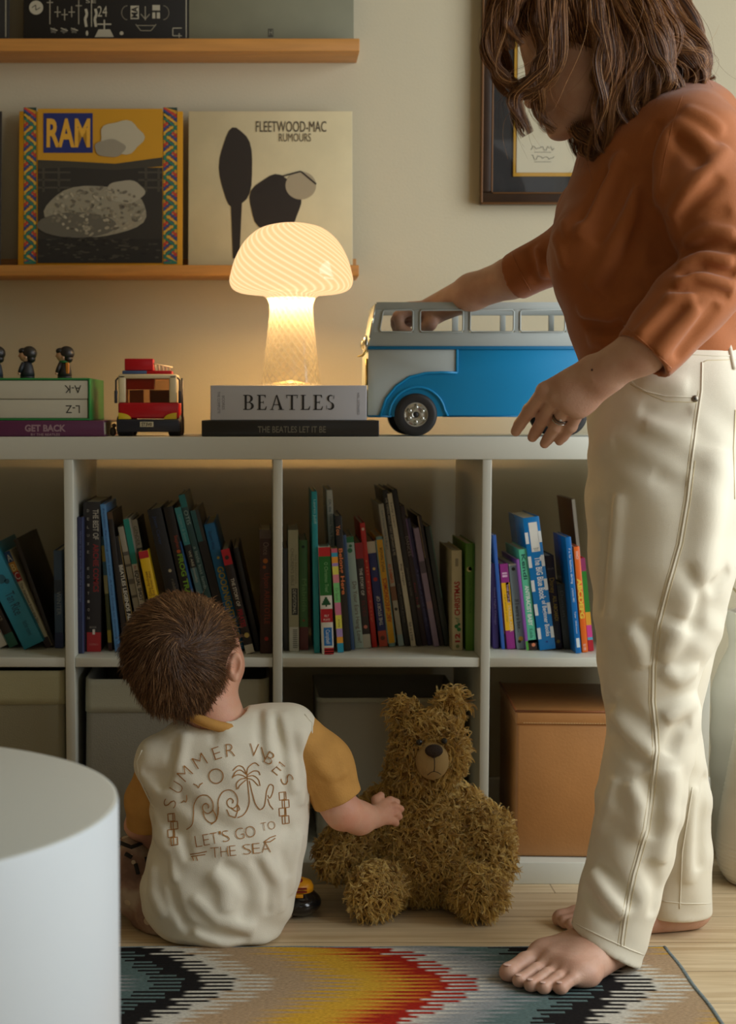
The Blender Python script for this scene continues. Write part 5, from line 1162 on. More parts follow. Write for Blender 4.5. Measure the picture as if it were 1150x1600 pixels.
# rings
w = MB(); a_, b_ = Vector(fing[2][0]), Vector(fing[2][1]); ax_ = (b_-a_).normalized(); up_ = ax_.cross(Vector((0,1,0))).normalized(); vp_ = ax_.cross(up_)
msil = mat('silver_ring', (200,196,190), .18, metal=1.); 
for k, (t_, th_) in enumerate(((.60,.0011),(.70,.0009))):
    c_ = a_.lerp(b_, t_); w.tube([c_+(up_*math.cos(q)+vp_*math.sin(q))*.0108 for q in [2*PI*i/24 for i in range(24)]], th_, msil if k else mat('dark_silver_ring',(110,100,92),.25,metal=1.), 6, closed=True)
rg = w.build('ring', None); tag(rg, 'two slim silver rings worn together on the ring finger of the woman\'s left hand', 'ring')
c_ = a_.lerp(b_, .73)-vp_*(0 if vp_.y > 0 else -.0118)*0; c_ = a_.lerp(b_, .74)+Vector((0,-.0118,.001))
w = MB(); w.ball(c_, (.0026,.0026,.0026), mat('clear_stone', (220,224,226), .05, coat=1), 8, 4); st_ = w.build('stone', rg)

# --- trousers
def trousers():
    g = SDF(tuple(P(870,1520,-.56)), tuple(P(1215,500,-.56)), .0034); g.lo[1] = -.60; g.hi = None; g.n[1] = int(.52/.0034); g.lo[0] = P(880,0,-.42).x; g.n[0] = int((P(1230,0,-.42).x-g.lo[0])/.0034); g.lo[2] = -.0; g.n[2] = int(.96/.0034)
    g.D = np.full(g.n, 1.0, np.float32)
    def leg(rows, q, k=.03):
        pts = [tuple(P((a+b)/2, y, Y)) for y, a, b, Y in rows]; r = [max(.02, (b-a)/2/S(Y)) for y, a, b, Y in rows]
        g.chain(pts, r, .008, n=(0,1,0), q=q)
    near = [(620,930,1165,-.43),(700,923,1160,-.44),(780,918,1160,-.445),(870,922,1150,-.445),(960,929,1128,-.44),(1035,934,1096,-.435),(1075,941,1083,-.43),(1115,948,1093,-.43),(1175,945,1083,-.43),(1250,932,1071,-.425),(1330,920,1051,-.42),(1395,907,1032,-.43),(1480,884,1006,-.435),(1530,866,1002,-.435)]
    far = [(620,935,1165,-.31),(780,925,1165,-.29),(960,950,1130,-.275),(1115,960,1092,-.265),(1175,975,1098,-.26),(1250,990,1110,-.255),(1330,1000,1114,-.25),(1440,1002,1109,-.245),(1475,1002,1109,-.245)]
    leg(near, .98); leg(far, .95)
    g.chain([P(1045,640,TY), P(1042,560,TY), P(1042,515,TY)], [.118,.118,.112], .03, n=(0,1,0), q=1.0)
    g.ell(P(1085,640,TY), (.11,.15,.10), None, .04)
    # cloth folds: pressed creases and raised ridges, following the photo
    TF = [(-.007,.009,[(1092,1072),(1062,1086),(1034,1062)]),(.006,.009,[(1090,1046),(1060,1062),(1034,1044)]),(.007,.010,[(1088,1096),(1062,1106),(1038,1124)]),(-.004,.010,[(1080,1128),(1060,1138),(1044,1180)]),
      (.0065,.009,[(955,1112),(980,1147),(1002,1163),(1020,1176)]),(-.0045,.010,[(950,1136),(982,1172),(1012,1200)]),(-.003,.010,[(965,1085),(995,1120),(1020,1140)]),
      (.006,.011,[(980,985),(996,1012),(1006,1042)]),(-.004,.010,[(1000,970),(1020,1000),(1026,1030)]),(.006,.010,[(924,1360),(948,1400),(976,1432)]),(-.0045,.010,[(935,1345),(965,1385),(992,1420)]),(-.004,.009,[(912,1385),(940,1425),(965,1450)]),
      (.005,.012,[(985,1222),(1000,1262),(1000,1312)]),(-.004,.010,[(1005,1212),(1022,1255),(1018,1310)]),(-.0045,.010,[(1010,1345),(1030,1392),(1020,1430)]),(.005,.012,[(1050,1200),(1046,1280),(1030,1350)]),
      (-.004,.006,[(953,772),(946,870),(938,960)]),(.003,.009,[(965,772),(958,870),(950,965)]),(-.006,.011,[(918,752),(936,776),(950,800)]),(.004,.010,[(920,790),(936,812),(950,820)]),
      (.003,.010,[(1005,664),(1050,676),(1084,676)]),(-.003,.010,[(1020,742),(1050,752),(1075,750)]),(.006,.020,[(1122,700),(1108,800),(1092,900),(1066,965)]),(-.004,.012,[(1072,880),(1090,930),(1085,990)]),
      (-.004,.010,[(1140,890),(1118,918),(1100,905)]),(.004,.012,[(925,690),(940,700),(960,690)]),(.004,.012,[(1000,600),(1030,596),(1075,604)]),(-.004,.008,[(1000,640),(1030,646),(1080,640)]),(.005,.012,[(1060,980),(1050,1010),(1028,1026)]),
      (-.004,.010,[(1105,1200),(1096,1270),(1090,1360)]),(.004,.010,[(1085,1230),(1078,1300),(1074,1380)]),(.004,.009,[(960,1215),(950,1260),(935,1300)]),(-.004,.012,[(935,1075),(950,1095),(958,1105)])]
    surf_folds(g, [(a_*(.5 if sum(q[1] for q in p_)/len(p_) < 860 else .85), w_*1.1, p_) for a_, w_, p_ in TF])
    # hanging folds at the hems
    sl, X, Y, Z = g.sub(g.lo, g.lo+g.n*g.h)
    a_ = np.arctan2(Y+.34, X-.5); g.D[sl] += (.0016*np.sin(a_*9+Z*30)*np.clip((.5-Z)/.4,0,1)+.0009*np.sin(X*90+Z*70+3*np.sin(Z*25))).astype(np.float32); del X, Y, Z, a_
    # hems: cut flat and hollow
    pn = P(946,1473,-.41); nn_ = Vector((.02,0,0)); nrm = (P(885,1445,-.46)-P(1005,1502,-.40)); dn_ = Vector((nrm.z, 0, -nrm.x)).normalized()
    if dn_.z > 0: dn_ = -dn_
    r = g.sub((pn.x-.12,-.56,-.02),(pn.x+.12,-.345,.25)); sl, X, Y, Z = r
    d = (X-pn.x)*dn_.x+(Z-pn.z)*dn_.z; g.comb(sl, -d, .002, -1)
    hf = P(1055,1428,-.25).z; r = g.sub((.45,-.325,-.02),(.80,-.15,.12)); sl, X, Y, Z = r; g.comb(sl, Z-hf, .002, -1)
    g.cap(tuple(P(942,1500,-.43)), tuple(P(960,1415,-.43)), .0405, .036, .003, sign=-1); g.cap(tuple(P(1056,1440,-.245)), tuple(P(1056,1370,-.246)), .043, .038, .003, sign=-1)
    g.plane(P(1042,516,TY), (0.10,0,1), .004)
    return g.mesh(1)
Vt, Qt = trousers(); pant_bv = bvh_of(Vt, Qt)
m_den = mat('cream_denim', (228,220,198), .85, bump=.22, bscale=1300, noise=.04, nscale=12, sheen=.15)
tro = np_mesh('trousers', Vt, Qt, m_den, woman)
m_st_ = mat('cream_seam_thread', (216,200,160), .8)
w = MB()
seam = [(1097,566),(1096,610),(1088,665),(1081,720),(1074,780),(1062,850),(1045,910),(1028,975),(1020,1040),(1019,1096),(1024,1140),(1025,1174),(1018,1240),(1010,1295),(990,1365),(977,1430),(970,1478)]
def rib(pts, r, m, n=6, lift=.0002):
    q = path_on(pant_bv, pts, lift, 7)
    # break where the ray jumped to something behind
    seg = [q[0]] if q else []
    for a, b in zip(q[:-1], q[1:]):
        if (a-b).length > .03: 
            if len(seg) > 1: w.tube(seg, r, m, n)
            seg = [b]
        else: seg.append(b)
    if len(seg) > 1: w.tube(seg, r, m, n)
rib(seam, .0014, m_den); rib([(a+5, b) for a, b in seam[3:]], .0005, m_st_, 4); rib([(a-5, b) for a, b in seam[1:]], .0004, m_st_, 4)
rib([(983,592),(993,602),(1010,612),(1040,619),(1089,621)], .0011, m_den); rib([(985,600),(1000,610),(1040,627),(1089,629)], .0005, m_st_, 4)
rib([(1150,556),(1120,556),(1060,552),(1010,548)], .0012, m_den); rib([(1150,562),(1105,563),(1098,566)], .0006, m_st_, 4)
rib([(1136,520),(1141,548),(1147,578)], .0035, m_den); rib([(1149,640),(1146,700),(1148,780)], .001, m_st_, 4)
rib([(886,1436),(910,1449),(945,1466),(985,1484),(1006,1492)], .0011, m_den); rib([(1034,1408),(1070,1412),(1110,1412)], .0010, m_den)
rib([(1082,1230),(1066,1330),(1062,1420)], .0012, m_den)
w.build('seams', tro)
rv = on_surf(pant_bv, 1086, 623, .001)
if rv: w = MB(); w.ball(rv, (.0048,.002,.0048), mat('aged_steel',(130,122,108),.3,metal=.9), 16, 8); w.ball(rv+Vector((0,-.0016,0)), (.0018,.0012,.0018), nm((60,54,46)), 10, 6); w.build('rivet', tro)

# --- top
def shirt():
    h = .0036; g = SDF((P(770,0,-.1).x,-.66,P(900,605,-.55).z), (P(1290,0,-.5).x, .03, P(1000,110,-.37).z), h)
    rows = [(215,985,1120,-.37),(250,922,1150,-.37),(290,900,1165,-.37),(340,888,1172,-.37),(400,880,1175,-.37),(440,882,1172,-.37),(480,894,1165,-.37),(520,908,1158,-.37),(562,920,1160,-.37)]
    pts = [tuple(P((a+b)/2, y, Y)) for y, a, b, Y in rows]; rad = [(b-a)/2/S(Y) for y, a, b, Y in rows]
    yh = [.085,.12,.138,.145,.15,.148,.142,.138,.142]
    for i in range(len(pts)-1):
        g.cap(pts[i], pts[i+1], rad[i], rad[i+1], .02, n=(0,1,0), q=yh[i]/rad[i], qb=yh[i+1]/rad[i+1])
    for sy in (-.045,.045): g.ell(P(932,395,-.37+sy*1.3), (.062,.062,.072), None, .05)
    g.chain([P(1070,212,-.25), P(1078,208,-.37), P(1078,214,-.47)], [.058,.062,.060], .04)
    # near sleeve
    sh, eb, cf = P(1086,235,-.485), P(1140,404,-.56), P(1003,557,-.585)
    g.chain([sh, P(1100,320,-.53), eb], [.066,.062,.056], .022); g.chain([eb, P(1071,481,-.575), cf+(cf-eb).normalized()*.012], [.054,.050,.0430], .012)
    # far sleeve
    sh2, eb2, cf2 = P(990,262,-.23), P(905,385,-.085), P(803,434,-.01)
    g.chain([sh2, P(935,330,-.15), eb2], [.064,.056,.049], .03); g.chain([eb2, cf2+(cf2-eb2).normalized()*.012], [.049,.037], .012)
    SF = [(.007,.009,[(1060,418),(1095,402),(1145,412)]),(-.006,.007,[(1062,432),(1100,416),(1149,430)]),(.006,.008,[(1052,446),(1085,432),(1149,446)]),(-.005,.007,[(1046,458),(1090,446),(1140,462)]),(.005,.008,[(1040,470),(1085,462)]),
      (-.006,.008,[(1062,400),(1100,382),(1149,388)]),(.005,.008,[(1068,382),(1110,362),(1149,366)]),(-.004,.008,[(1060,360),(1100,335),(1140,330)]),(.004,.010,[(1046,340),(1075,300),(1110,262),(1135,228)]),(-.0045,.009,[(1060,348),(1090,310),(1125,275)]),
      (.005,.010,[(1052,188),(1085,210),(1115,238)]),(-.004,.009,[(1045,208),(1075,232),(1100,262)]),(.004,.009,[(1068,170),(1100,186),(1130,206)]),(-.006,.010,[(1030,190),(1012,240),(1006,300),(1016,360)]),(.005,.012,[(1050,200),(1032,250),(1030,310)]),
      (.005,.009,[(972,238),(948,285),(920,336),(900,372)]),(-.0055,.008,[(952,262),(930,305),(908,350)]),(-.005,.009,[(990,262),(965,320),(930,380)]),(.004,.010,[(1000,290),(980,350),(945,415),(920,450)]),(-.004,.010,[(1005,350),(985,410),(950,460)]),
      (.005,.010,[(906,486),(950,492),(1000,470),(1022,448)]),(-.0045,.009,[(912,506),(955,512),(985,500)]),(.004,.009,[(918,530),(950,532)]),(-.009,.014,[(1016,330),(1030,385),(1050,428),(1024,458)]),(-.006,.010,[(1012,462),(985,492),(965,515)]),
      (-.006,.007,[(852,382),(862,402),(874,434)]),(.005,.007,[(866,366),(876,392),(884,420)]),(.005,.007,[(838,384),(846,405),(852,436)]),(-.004,.006,[(824,388),(832,412),(838,444)]),(.004,.007,[(880,344),(890,372)]),
      (.004,.009,[(1090,480),(1055,520),(1025,560)]),(-.004,.008,[(1120,476),(1085,520),(1055,560)]),(.004,.008,[(1060,455),(1030,490),(995,525)]),(-.003,.008,[(1075,470),(1040,505),(1005,540)]),(.005,.009,[(1149,505),(1110,512),(1085,520)])]
    surf_folds(g, SF)
    sl, X, Y, Z = g.sub(g.lo, g.lo+g.n*g.h); g.D[sl] += (.0011*np.sin(X*60+Z*48+2*np.sin(Z*22+Y*15))+.0008*np.sin(Z*95-X*50+Y*30)).astype(np.float32); del X, Y, Z
    # cuffs
    n_ = (cf-eb).normalized(); r = g.sub((cf.x-.09,cf.y-.07,cf.z-.09),(cf.x+.09,cf.y+.07,cf.z+.09)); sl, X, Y, Z = r
    d = (X-cf.x)*n_.x+(Y-cf.y)*n_.y+(Z-cf.z)*n_.z; far_ = (X-cf.x)**2+(Y-cf.y)**2+(Z-cf.z)**2 < .08**2; D = g.D[sl]; g.D[sl] = np.where(far_ & (d > -.03), np.maximum(D, d), D)
    g.cap(tuple(cf+n_*.02), tuple(cf-n_*.035), .0365, .034, .002, sign=-1)
    n_ = (cf2-eb2).normalized(); r = g.sub((cf2.x-.07,cf2.y-.07,cf2.z-.07),(cf2.x+.07,cf2.y+.07,cf2.z+.07)); sl, X, Y, Z = r
    d = (X-cf2.x)*n_.x+(Y-cf2.y)*n_.y+(Z-cf2.z)*n_.z; D = g.D[sl]; g.D[sl] = np.where(d > -.03, np.maximum(D, d), D)
    g.cap(tuple(cf2+n_*.02), tuple(cf2-n_*.03), .0318, .031, .002, sign=-1)
    # neck opening and lower hem
    g.cap(tuple(P(955,120,-.375)), tuple(P(985,212,-.375)), .066, .062, .004, sign=-1); g.cap(tuple(P(985,212,-.375)), tuple(P(968,232,-.375)), .060, .050, .004, sign=-1)
    ph_ = P(1042,566,-.37); sl, X, Y, Z = g.sub(g.lo, g.lo+g.n*g.h); d = (.12*(X-ph_.x)-(Z-ph_.z))/1.007; g.D[sl] = np.where(Y > -.531, np.maximum(g.D[sl], d), g.D[sl]).astype(np.float32); del X, Y, Z, d
    return g.mesh(2)
Vs, Qs = shirt(); shirt_bv = bvh_of(Vs, Qs)
m_rust = mat('rust_brown_jersey', (160,90,38), .8, noise=.05, nscale=30, bump=.2, bscale=900, sheen=.25)
top_ = np_mesh('long_sleeved_top', Vs, Qs, m_rust, woman)
for nm_s, pts, r_ in (('cuff_seam', [(968,517),(985,530),(1005,548),(1025,567),(1042,583)], .0008), ('far_cuff_seam', [(790,398),(800,420),(812,445),(822,462)], .0007)):
    q = path_on(shirt_bv, [(a+7, b-8) for a, b in pts], .0002, 6)
    if len(q) > 1: w = MB(); w.tube(q, r_, m_rust, 6); w.build(nm_s, top_)
w = MB(); q = path_on(shirt_bv, [(1066,150),(1052,190),(1040,240),(1030,300)], .0002, 6)
if len(q) > 1: w.tube(q, .0004, m_rust, 6)
w.build('shoulder_seam', top_)

# --- hair
g = SDF(tuple(P(740,300,-.375)+Vector((0,-.22,0))), tuple(P(1150,-200,-.375)+Vector((0,.22,0))), .004)
g.ell(hp(-.016,0,.010), (.104,.088,.104), Mh_, .02); g.ell(hp(-.075,0,-.045), (.055,.080,.085), Mh_, .03)
GD = [ # (points px,py,Y), radius m
 ([(925,-70,-.42),(960,0,-.455),(985,70,-.462),(965,140,-.455),(945,205,-.445),(925,252,-.43)], .020),
 ([(930,-70,-.42),(950,20,-.46),(952,90,-.466),(942,150,-.46),(938,200,-.45),(948,235,-.44)], .014),
 ([(935,-60,-.42),(990,0,-.46),(1020,60,-.465),(1000,120,-.46),(985,165,-.455),(998,205,-.45)], .022),
 ([(940,-60,-.41),(985,-10,-.45),(1035,50,-.455),(1040,100,-.455),(1055,135,-.45),(1020,160,-.445)], .024),
 ([(945,-60,-.39),(1000,-20,-.42),(1055,45,-.43),(1082,90,-.43),(1090,130,-.425),(1062,148,-.42)], .022),
 ([(945,-50,-.37),(1005,-20,-.38),(1066,58,-.38),(1075,110,-.38),(1092,140,-.38)], .024),
 ([(940,-60,-.36),(1020,0,-.35),(1060,80,-.34),(1050,130,-.35),(1030,175,-.36)], .028),
 ([(960,-40,-.42),(1000,40,-.465),(1035,100,-.468),(1020,140,-.46),(1000,160,-.455)], .018),
 ([(890,-80,-.40),(872,-20,-.445),(868,45,-.462),(862,100,-.458),(835,132,-.452),(806,150,-.446),(806,178,-.444),(822,212,-.442)], .012),
 ([(890,-80,-.40),(850,-30,-.45),(838,30,-.460),(848,80,-.460),(832,110,-.455),(812,130,-.452)], .010),
 ([(885,-80,-.39),(815,-40,-.43),(786,10,-.44),(773,60,-.44),(778,105,-.438),(800,132,-.436),(822,138,-.436)], .009),
 ([(900,-80,-.40),(850,-60,-.45),(810,-10,-.452),(795,35,-.45),(806,75,-.448)], .012),
 ([(892,-60,-.40),(872,0,-.455),(862,60,-.462),(850,115,-.455),(842,158,-.44),(850,188,-.43),(866,206,-.425)], .005),
 ([(985,0,-.44),(1030,50,-.45),(1070,78,-.45),(1096,100,-.445),(1088,126,-.44),(1066,132,-.44)], .014),
 ([(1000,30,-.40),(1050,70,-.41),(1080,98,-.41),(1096,120,-.41),(1104,112,-.41)], .010),
 ([(905,-80,-.42),(925,-20,-.465),(938,40,-.474),(940,90,-.470),(938,130,-.465),(936,165,-.46)], .011),
 ([(885,-80,-.34),(800,-30,-.31),(775,40,-.30),(785,110,-.31),(815,160,-.32)], .012),
 ([(900,-60,-.30),(880,20,-.285),(880,110,-.29),(900,190,-.30),(915,245,-.31)], .022),
 ([(940,-60,-.31),(960,30,-.29),(985,120,-.29),(975,190,-.30)], .030),
 ([(900,200,-.41),(912,220,-.42),(930,250,-.425),(938,258,-.42)], .008),
]
for pts, r_ in GD:
    q = C3(*pts); n = len(q); rr = [min(r_*.55, .010)]*(n-1)+[.002]; g.chain(q, rr, .008)
# keep the face clear
for c_, r_ in ((hp(.075,.045,-.070), .040), (hp(.050,.060,-.075), .034), (hp(.088,.0,-.085), .032)): g.ell(c_, r_, None, .006, -1)
g.cap(tuple(P(815,105,-.46)), tuple(P(815,110,-.30)), .012, .012, .004, sign=-1)
Vh, Qh = g.mesh(1)
m_hb = mat('dark_brown_hair_mass', (78,46,26), .5, bump=.8, bscale=90, stretch=(3,3,.6))
hair = np_mesh('hair', Vh, Qh, m_hb, woman)
def smoothpath(pts, K):
    p = [Vector(a) for a in pts]; out = []
    n = len(p)-1
    for i in range(K):
        t = i/(K-1)*n; k = min(int(t), n-1); t -= k; a, b, c, d = p[max(k-1,0)], p[k], p[k+1], p[min(k+2,n)]
        out.append(.5*((2*b)+(c-a)*t+(2*a-5*b+4*c-d)*t*t+(3*b-a-3*c+d)*t*t*t))
    return np.array([list(v) for v in out])
allp = []; K = 26; tt = np.linspace(0,1,K)
for pts, r_ in GD:
    base = smoothpath(C3(*pts), K); T_ = unit(np.gradient(base, axis=0)); A_ = unit(np.cross(T_, np.array([.2,.9,.3]))); B_ = np.cross(T_, A_)
    nst = int(950*max(.3, r_/.016)); nl = max(4, int(r_/.0018))
    for l in range(nl):                            # locks inside each tress
        a0 = RNG.uniform(0,6.28); rl = r_*RNG.uniform(.45,1.15); ph = RNG.uniform(0,6.28); fr_ = RNG.uniform(1.4,2.5); amp = RNG.uniform(.003,.009); ns = nst//nl
        a1 = a0+RNG.uniform(-1.2,1.2)*tt; off = A_*np.cos(a1)[:,None]*rl+B_*np.sin(a1)[:,None]*rl
        off = off*(1-.55*tt[:,None]**1.5); wv = np.sin(tt*6.28*fr_+ph)*amp*np.minimum(1,tt*3); off += A_*wv[:,None]+B_*(np.cos(tt*6.28*fr_+ph)*amp*.6*tt)[:,None]
        sp_r = RNG.normal(0,1,(ns,2))*.0042; end = RNG.uniform(.82,1.04,ns)
        for k in range(ns):
            te = np.clip(tt*end[k],0,1); bi = np.interp(te, tt, np.arange(K)); i0 = np.clip(bi.astype(int),0,K-2); fr2 = (bi-i0)[:,None]
            ctr = (base+off); c_ = ctr[i0]*(1-fr2)+ctr[i0+1]*fr2
            q = c_+A_*(sp_r[k,0]*(1-.6*tt))[:,None]+B_*(sp_r[k,1]*(1-.6*tt))[:,None]
            allp.append(q)
# flyaways
for i in range(160):
    pts, r_ = GD[RNG.integers(len(GD))]; base = smoothpath(C3(*pts), K); q = base+RNG.normal(0,1,3)*r_*.7; q += (tt[:,None]**2)*RNG.normal(0,1,3)*.02+np.sin(tt*9+RNG.uniform(0,6))[:,None]*RNG.normal(0,1,3)*.003; allp.append(q)
# scalp strands
N_ = 5200; th = RNG.uniform(0,2*PI,N_); zz_ = RNG.uniform(-.35,1,N_); rr_ = np.sqrt(1-zz_**2); loc = np.stack([rr_*np.cos(th)*.106-.016, rr_*np.sin(th)*.090, zz_*.106+.010],1); Mn = np.array(Mh_); Pw = loc@Mn.T+np.array(HC)
keep = (loc[:,0] < .060) | (loc[:,2] > .045); Pw, loc = Pw[keep], loc[keep]
nrm_ = unit((loc-np.array([-.016,0,.01]))@Mn.T); dn = np.array([.12,0,-1.0]); td = unit(dn-(nrm_*dn).sum(1)[:,None]*nrm_)
k_ = np.linspace(0,1,10)[None,:,None]; ctrv = np.array(HC)+Mn@np.array([-.016,0,.01])
pp = Pw[:,None,:]+td[:,None,:]*.055*k_; rad_ = np.linalg.norm(Pw-ctrv, axis=1)[:,None,None]; pp = ctrv+unit(pp-ctrv)*(rad_+.002+.004*np.sin(k_*7+loc[:,:1][:,None,:]*60))
V1, Q1, a1_ = strands(np.array(allp), .00032, .3, 3); V2, Q2, a2_ = strands(pp, .00042, .3, 3)
V_, Q_ = join_np([(V1,Q1),(V2,Q2)]); m_hs = strand_mat('brown_hair_strands', [(0,(66,38,20)),(.45,(110,70,38)),(.8,(156,104,58)),(1,(206,152,94))], .32, .5)
np_mesh('hair_strands', V_, Q_, m_hs, hair, attr={'rnd': np.concatenate([a1_['rnd'],a2_['rnd']])})
# ============================================================ the child
child = empty('person', tuple(F(340,1470,0)), 'small child in a cream and mustard T-shirt sitting on the floor, seen from behind', 'person')
parts = []
BY = -.265
# head: looking up and to the right, away from the camera
fc = Vector((.62,.66,.34)).normalized(); uc = Vector((-.10,-.42,.90)); uc = (uc-fc*uc.dot(fc)).normalized(); sc_ = fc.cross(uc)   # sc_: child's left?
if sc_.x < 0: sc_ = -sc_                                           # towards the right of the picture
BC = P(288,1018,BY); Mc = Matrix((fc, sc_, uc)).transposed(); bp_ = lambda a, b, c: tuple(BC+fc*a+sc_*b+uc*c)
g = SDF(tuple(BC-Vector((.14,.14,.16))), tuple(BC+Vector((.17,.15,.13))), .0022)
g.ell(bp_(-.004,0,.006), (.090,.077,.082), Mc, .02); g.ell(bp_(.034,.004,-.036), (.056,.060,.056), Mc, .03)
for sg in (-1,1):
    g.ell(bp_(.052,sg*.034,-.046), (.026,.024,.026), Mc, .02); g.ell(bp_(.074,sg*.027,-.020), (.014,.015,.011), Mc, .01, -1); g.ell(bp_(.062,sg*.027,-.021), (.0125,.0125,.012), Mc, .003)
g.ell(bp_(.090,0,-.034), (.009,.010,.008), Mc, .01); g.ell(bp_(.080,0,-.054), (.009,.017,.005), Mc, .005); g.ell(bp_(.078,0,-.062), (.008,.014,.005), Mc, .005); g.ell(bp_(.070,0,-.076), (.014,.016,.012), Mc, .012)
# ear facing us on the right-hand side
ec = P(366,1041,-.300); eM = Matrix.Rotation(.18, 3, 'Y')
g.cap(tuple(ec), tuple(ec+Vector((-.012,.03,0))), .010, .012, .006); g.ell(ec, (.0115,.008,.0225), eM, .004); g.ell(ec+Vector((.003,-.0065,.002)), (.0055,.005,.0135), eM, .003, -1); g.ell(ec+Vector((.001,-.001,-.018)), (.006,.006,.006), None, .004)
g.cap(tuple(P(318,1072,BY+.01)), tuple(P(342,1140,BY)), .046, .046, .02)
parts.append(g.mesh(1))
# right forearm and hand on the bear
g = SDF((P(470,0,BY).x, -.33, P(540,1330,BY).z), (P(650,0,-.2).x, -.13, P(560,1200,BY).z), .0016)
eb = P(536,1268,-.262); wr_ = P(583,1277,-.222)
g.chain([P(500,1225,-.262), eb, P(562,1278,-.240), wr_], [.030,.0275,.0245,.0175], .012)
hb = P(598,1272,-.208)
kn = [P(600,1256,-.200), P(605,1263,-.205), P(607,1272,-.209), P(606,1281,-.211)]
for k_ in kn: g.cap(tuple(wr_), tuple(k_), .0125, .0078, .008)
fl = [((9,-4,.006),(14,0,.012)), ((10,-2,.004),(15,4,.012)), ((9,0,.004),(12,7,.012)), ((7,2,.004),(9,8,.011))]
for k_, (a, b) in zip(kn, fl):
    s1 = 1/S(-.2); m1 = k_+Vector((a[0]*s1*1.15, a[2], -a[1]*s1)); m2 = k_+Vector((b[0]*s1*1.5, b[2], -b[1]*s1)); g.chain([tuple(k_), tuple(m1), tuple(m2)], (.0072,.0066,.0058), .0025)
g.chain([tuple(P(590,1262,-.205)), tuple(P(588,1250,-.196)), tuple(P(595,1243,-.190))], (.0095,.0075,.0062), .004)
parts.append(g.mesh(1))
# trunk, left arm, legs under the clothes
g = SDF((P(160,0,BY).x,-.42,-.002), (P(520,0,BY).x,.02,P(300,1100,BY).z), .006)
g.chain(C3((345,1150,BY),(352,1250,BY),(350,1350,BY),(345,1410,BY)), (.055,.075,.075,.075), .03, n=(0,1,0), q=.7)
g.chain(C3((255,1185,BY),(225,1240,BY+.03),(215,1290,BY+.07),(240,1320,BY+.11)), (.026,.022,.02,.018), .01)
g.chain(C3((455,1150,BY),(500,1215,BY)), (.026,.026), .01)
for pts in (((300,1425,BY+.01),(215,1385,-.20),(215,1345,-.16)), ((400,1425,BY+.02),(425,1400,-.14),(400,1392,-.08))):
    g.chain(C3(*pts), (.045,.036,.03), .01)
g.chain([P(215,1365,-.17), P(260,1400,-.10)], [.03,.024], .01)
for x0 in (P(275,1400,-.09), P(395,1405,-.085)): g.cap((x0.x, x0.y, .025), (x0.x, x0.y+.05, .02), .02, .016, .01)
g.plane((0,0,.001),(0,0,-1))
parts.append(g.mesh(1))
Vc, Qc = join_np(parts); cbody = np_mesh('body', Vc, Qc, m_skinc, child)
head_bvc = bvh_of(*parts[0])

# --- patterned trousers
g = SDF((P(150,0,BY).x,-.44,-.004), (P(480,0,BY).x,.03,P(300,1280,BY).z), .0036)
g.chain(C3((330,1425,BY+.005),(262,1420,-.232),(208,1375,-.185),(212,1338,-.155)), (.060,.052,.046,.036), .02)
g.chain(C3((212,1340,-.150),(240,1380,-.095),(300,1400,-.075)), (.038,.034,.028), .012)
g.chain(C3((200,1395,-.23),(205,1340,-.20)), (.030,.026), .015)
g.chain(C3((380,1425,BY+.01),(425,1405,-.15),(380,1398,-.085)), (.058,.045,.03), .02)
g.ell(P(340,1420,BY), (.085,.060,.052), None, .03)
g.field(lambda X,Y,Z: -.0018*np.sin(X*120+Z*90+3*np.sin(Y*40)))
g.plane((0,0,.002),(0,0,-1))
Vp, Qp = g.mesh(1)
def patt():
    m = bpy.data.materials.new('printed_cotton'); m.use_nodes = True; nt = m.node_tree; b = nt.nodes['Principled BSDF']; L = nt.links.new
    tc = nt.nodes.new('ShaderNodeTexCoord'); n = nt.nodes.new('ShaderNodeTexNoise'); n.inputs['Scale'].default_value = 22; n.inputs['Detail'].default_value = 3; L(tc.outputs['Object'], n.inputs['Vector'])
    v = nt.nodes.new('ShaderNodeTexVoronoi'); v.inputs['Scale'].default_value = 36; L(tc.outputs['Object'], v.inputs['Vector'])
    r = nt.nodes.new('ShaderNodeValToRGB'); c = r.color_ramp; c.elements[0].position = .35; c.elements[0].color = lin((120,92,78)); c.elements[1].position = .65; c.elements[1].color = lin((176,156,134)); e = c.elements.new(.5); e.color = lin((150,118,100)); L(n.outputs[0], r.inputs[0])
    r2 = nt.nodes.new('ShaderNodeValToRGB'); c = r2.color_ramp; c.interpolation = 'CONSTANT'; c.elements[0].position = 0; c.elements[0].color = (1,1,1,1); c.elements[1].position = .22; c.elements[1].color = (0,0,0,1); L(v.outputs['Distance'], r2.inputs[0])
    mx = nt.nodes.new('ShaderNodeMix'); mx.data_type = 'RGBA'; L(r2.outputs[0], mx.inputs['Factor']); L(r.outputs[0], mx.inputs['A']); mx.inputs['B'].default_value = lin((196,176,148)); L(mx.outputs['Result'], b.inputs['Base Color'])
    b.inputs['Roughness'].default_value = .9; return m
ctro = np_mesh('patterned_trousers', Vp, Qp, patt(), child)
bvp = bvh_of(Vp, Qp); w = MB()
for pts in ([(185,1316),(205,1324),(222,1318),(238,1326)], [(196,1334),(206,1340)], [(212,1350),(216,1366)], [(228,1340),(232,1356)]):
    q = path_on(bvp, pts, .0004, 4)
    if len(q) > 1: w.tube(q, .0035, nm((34,30,28),.8), 6)
if w.v: w.build('dark_print', ctro)

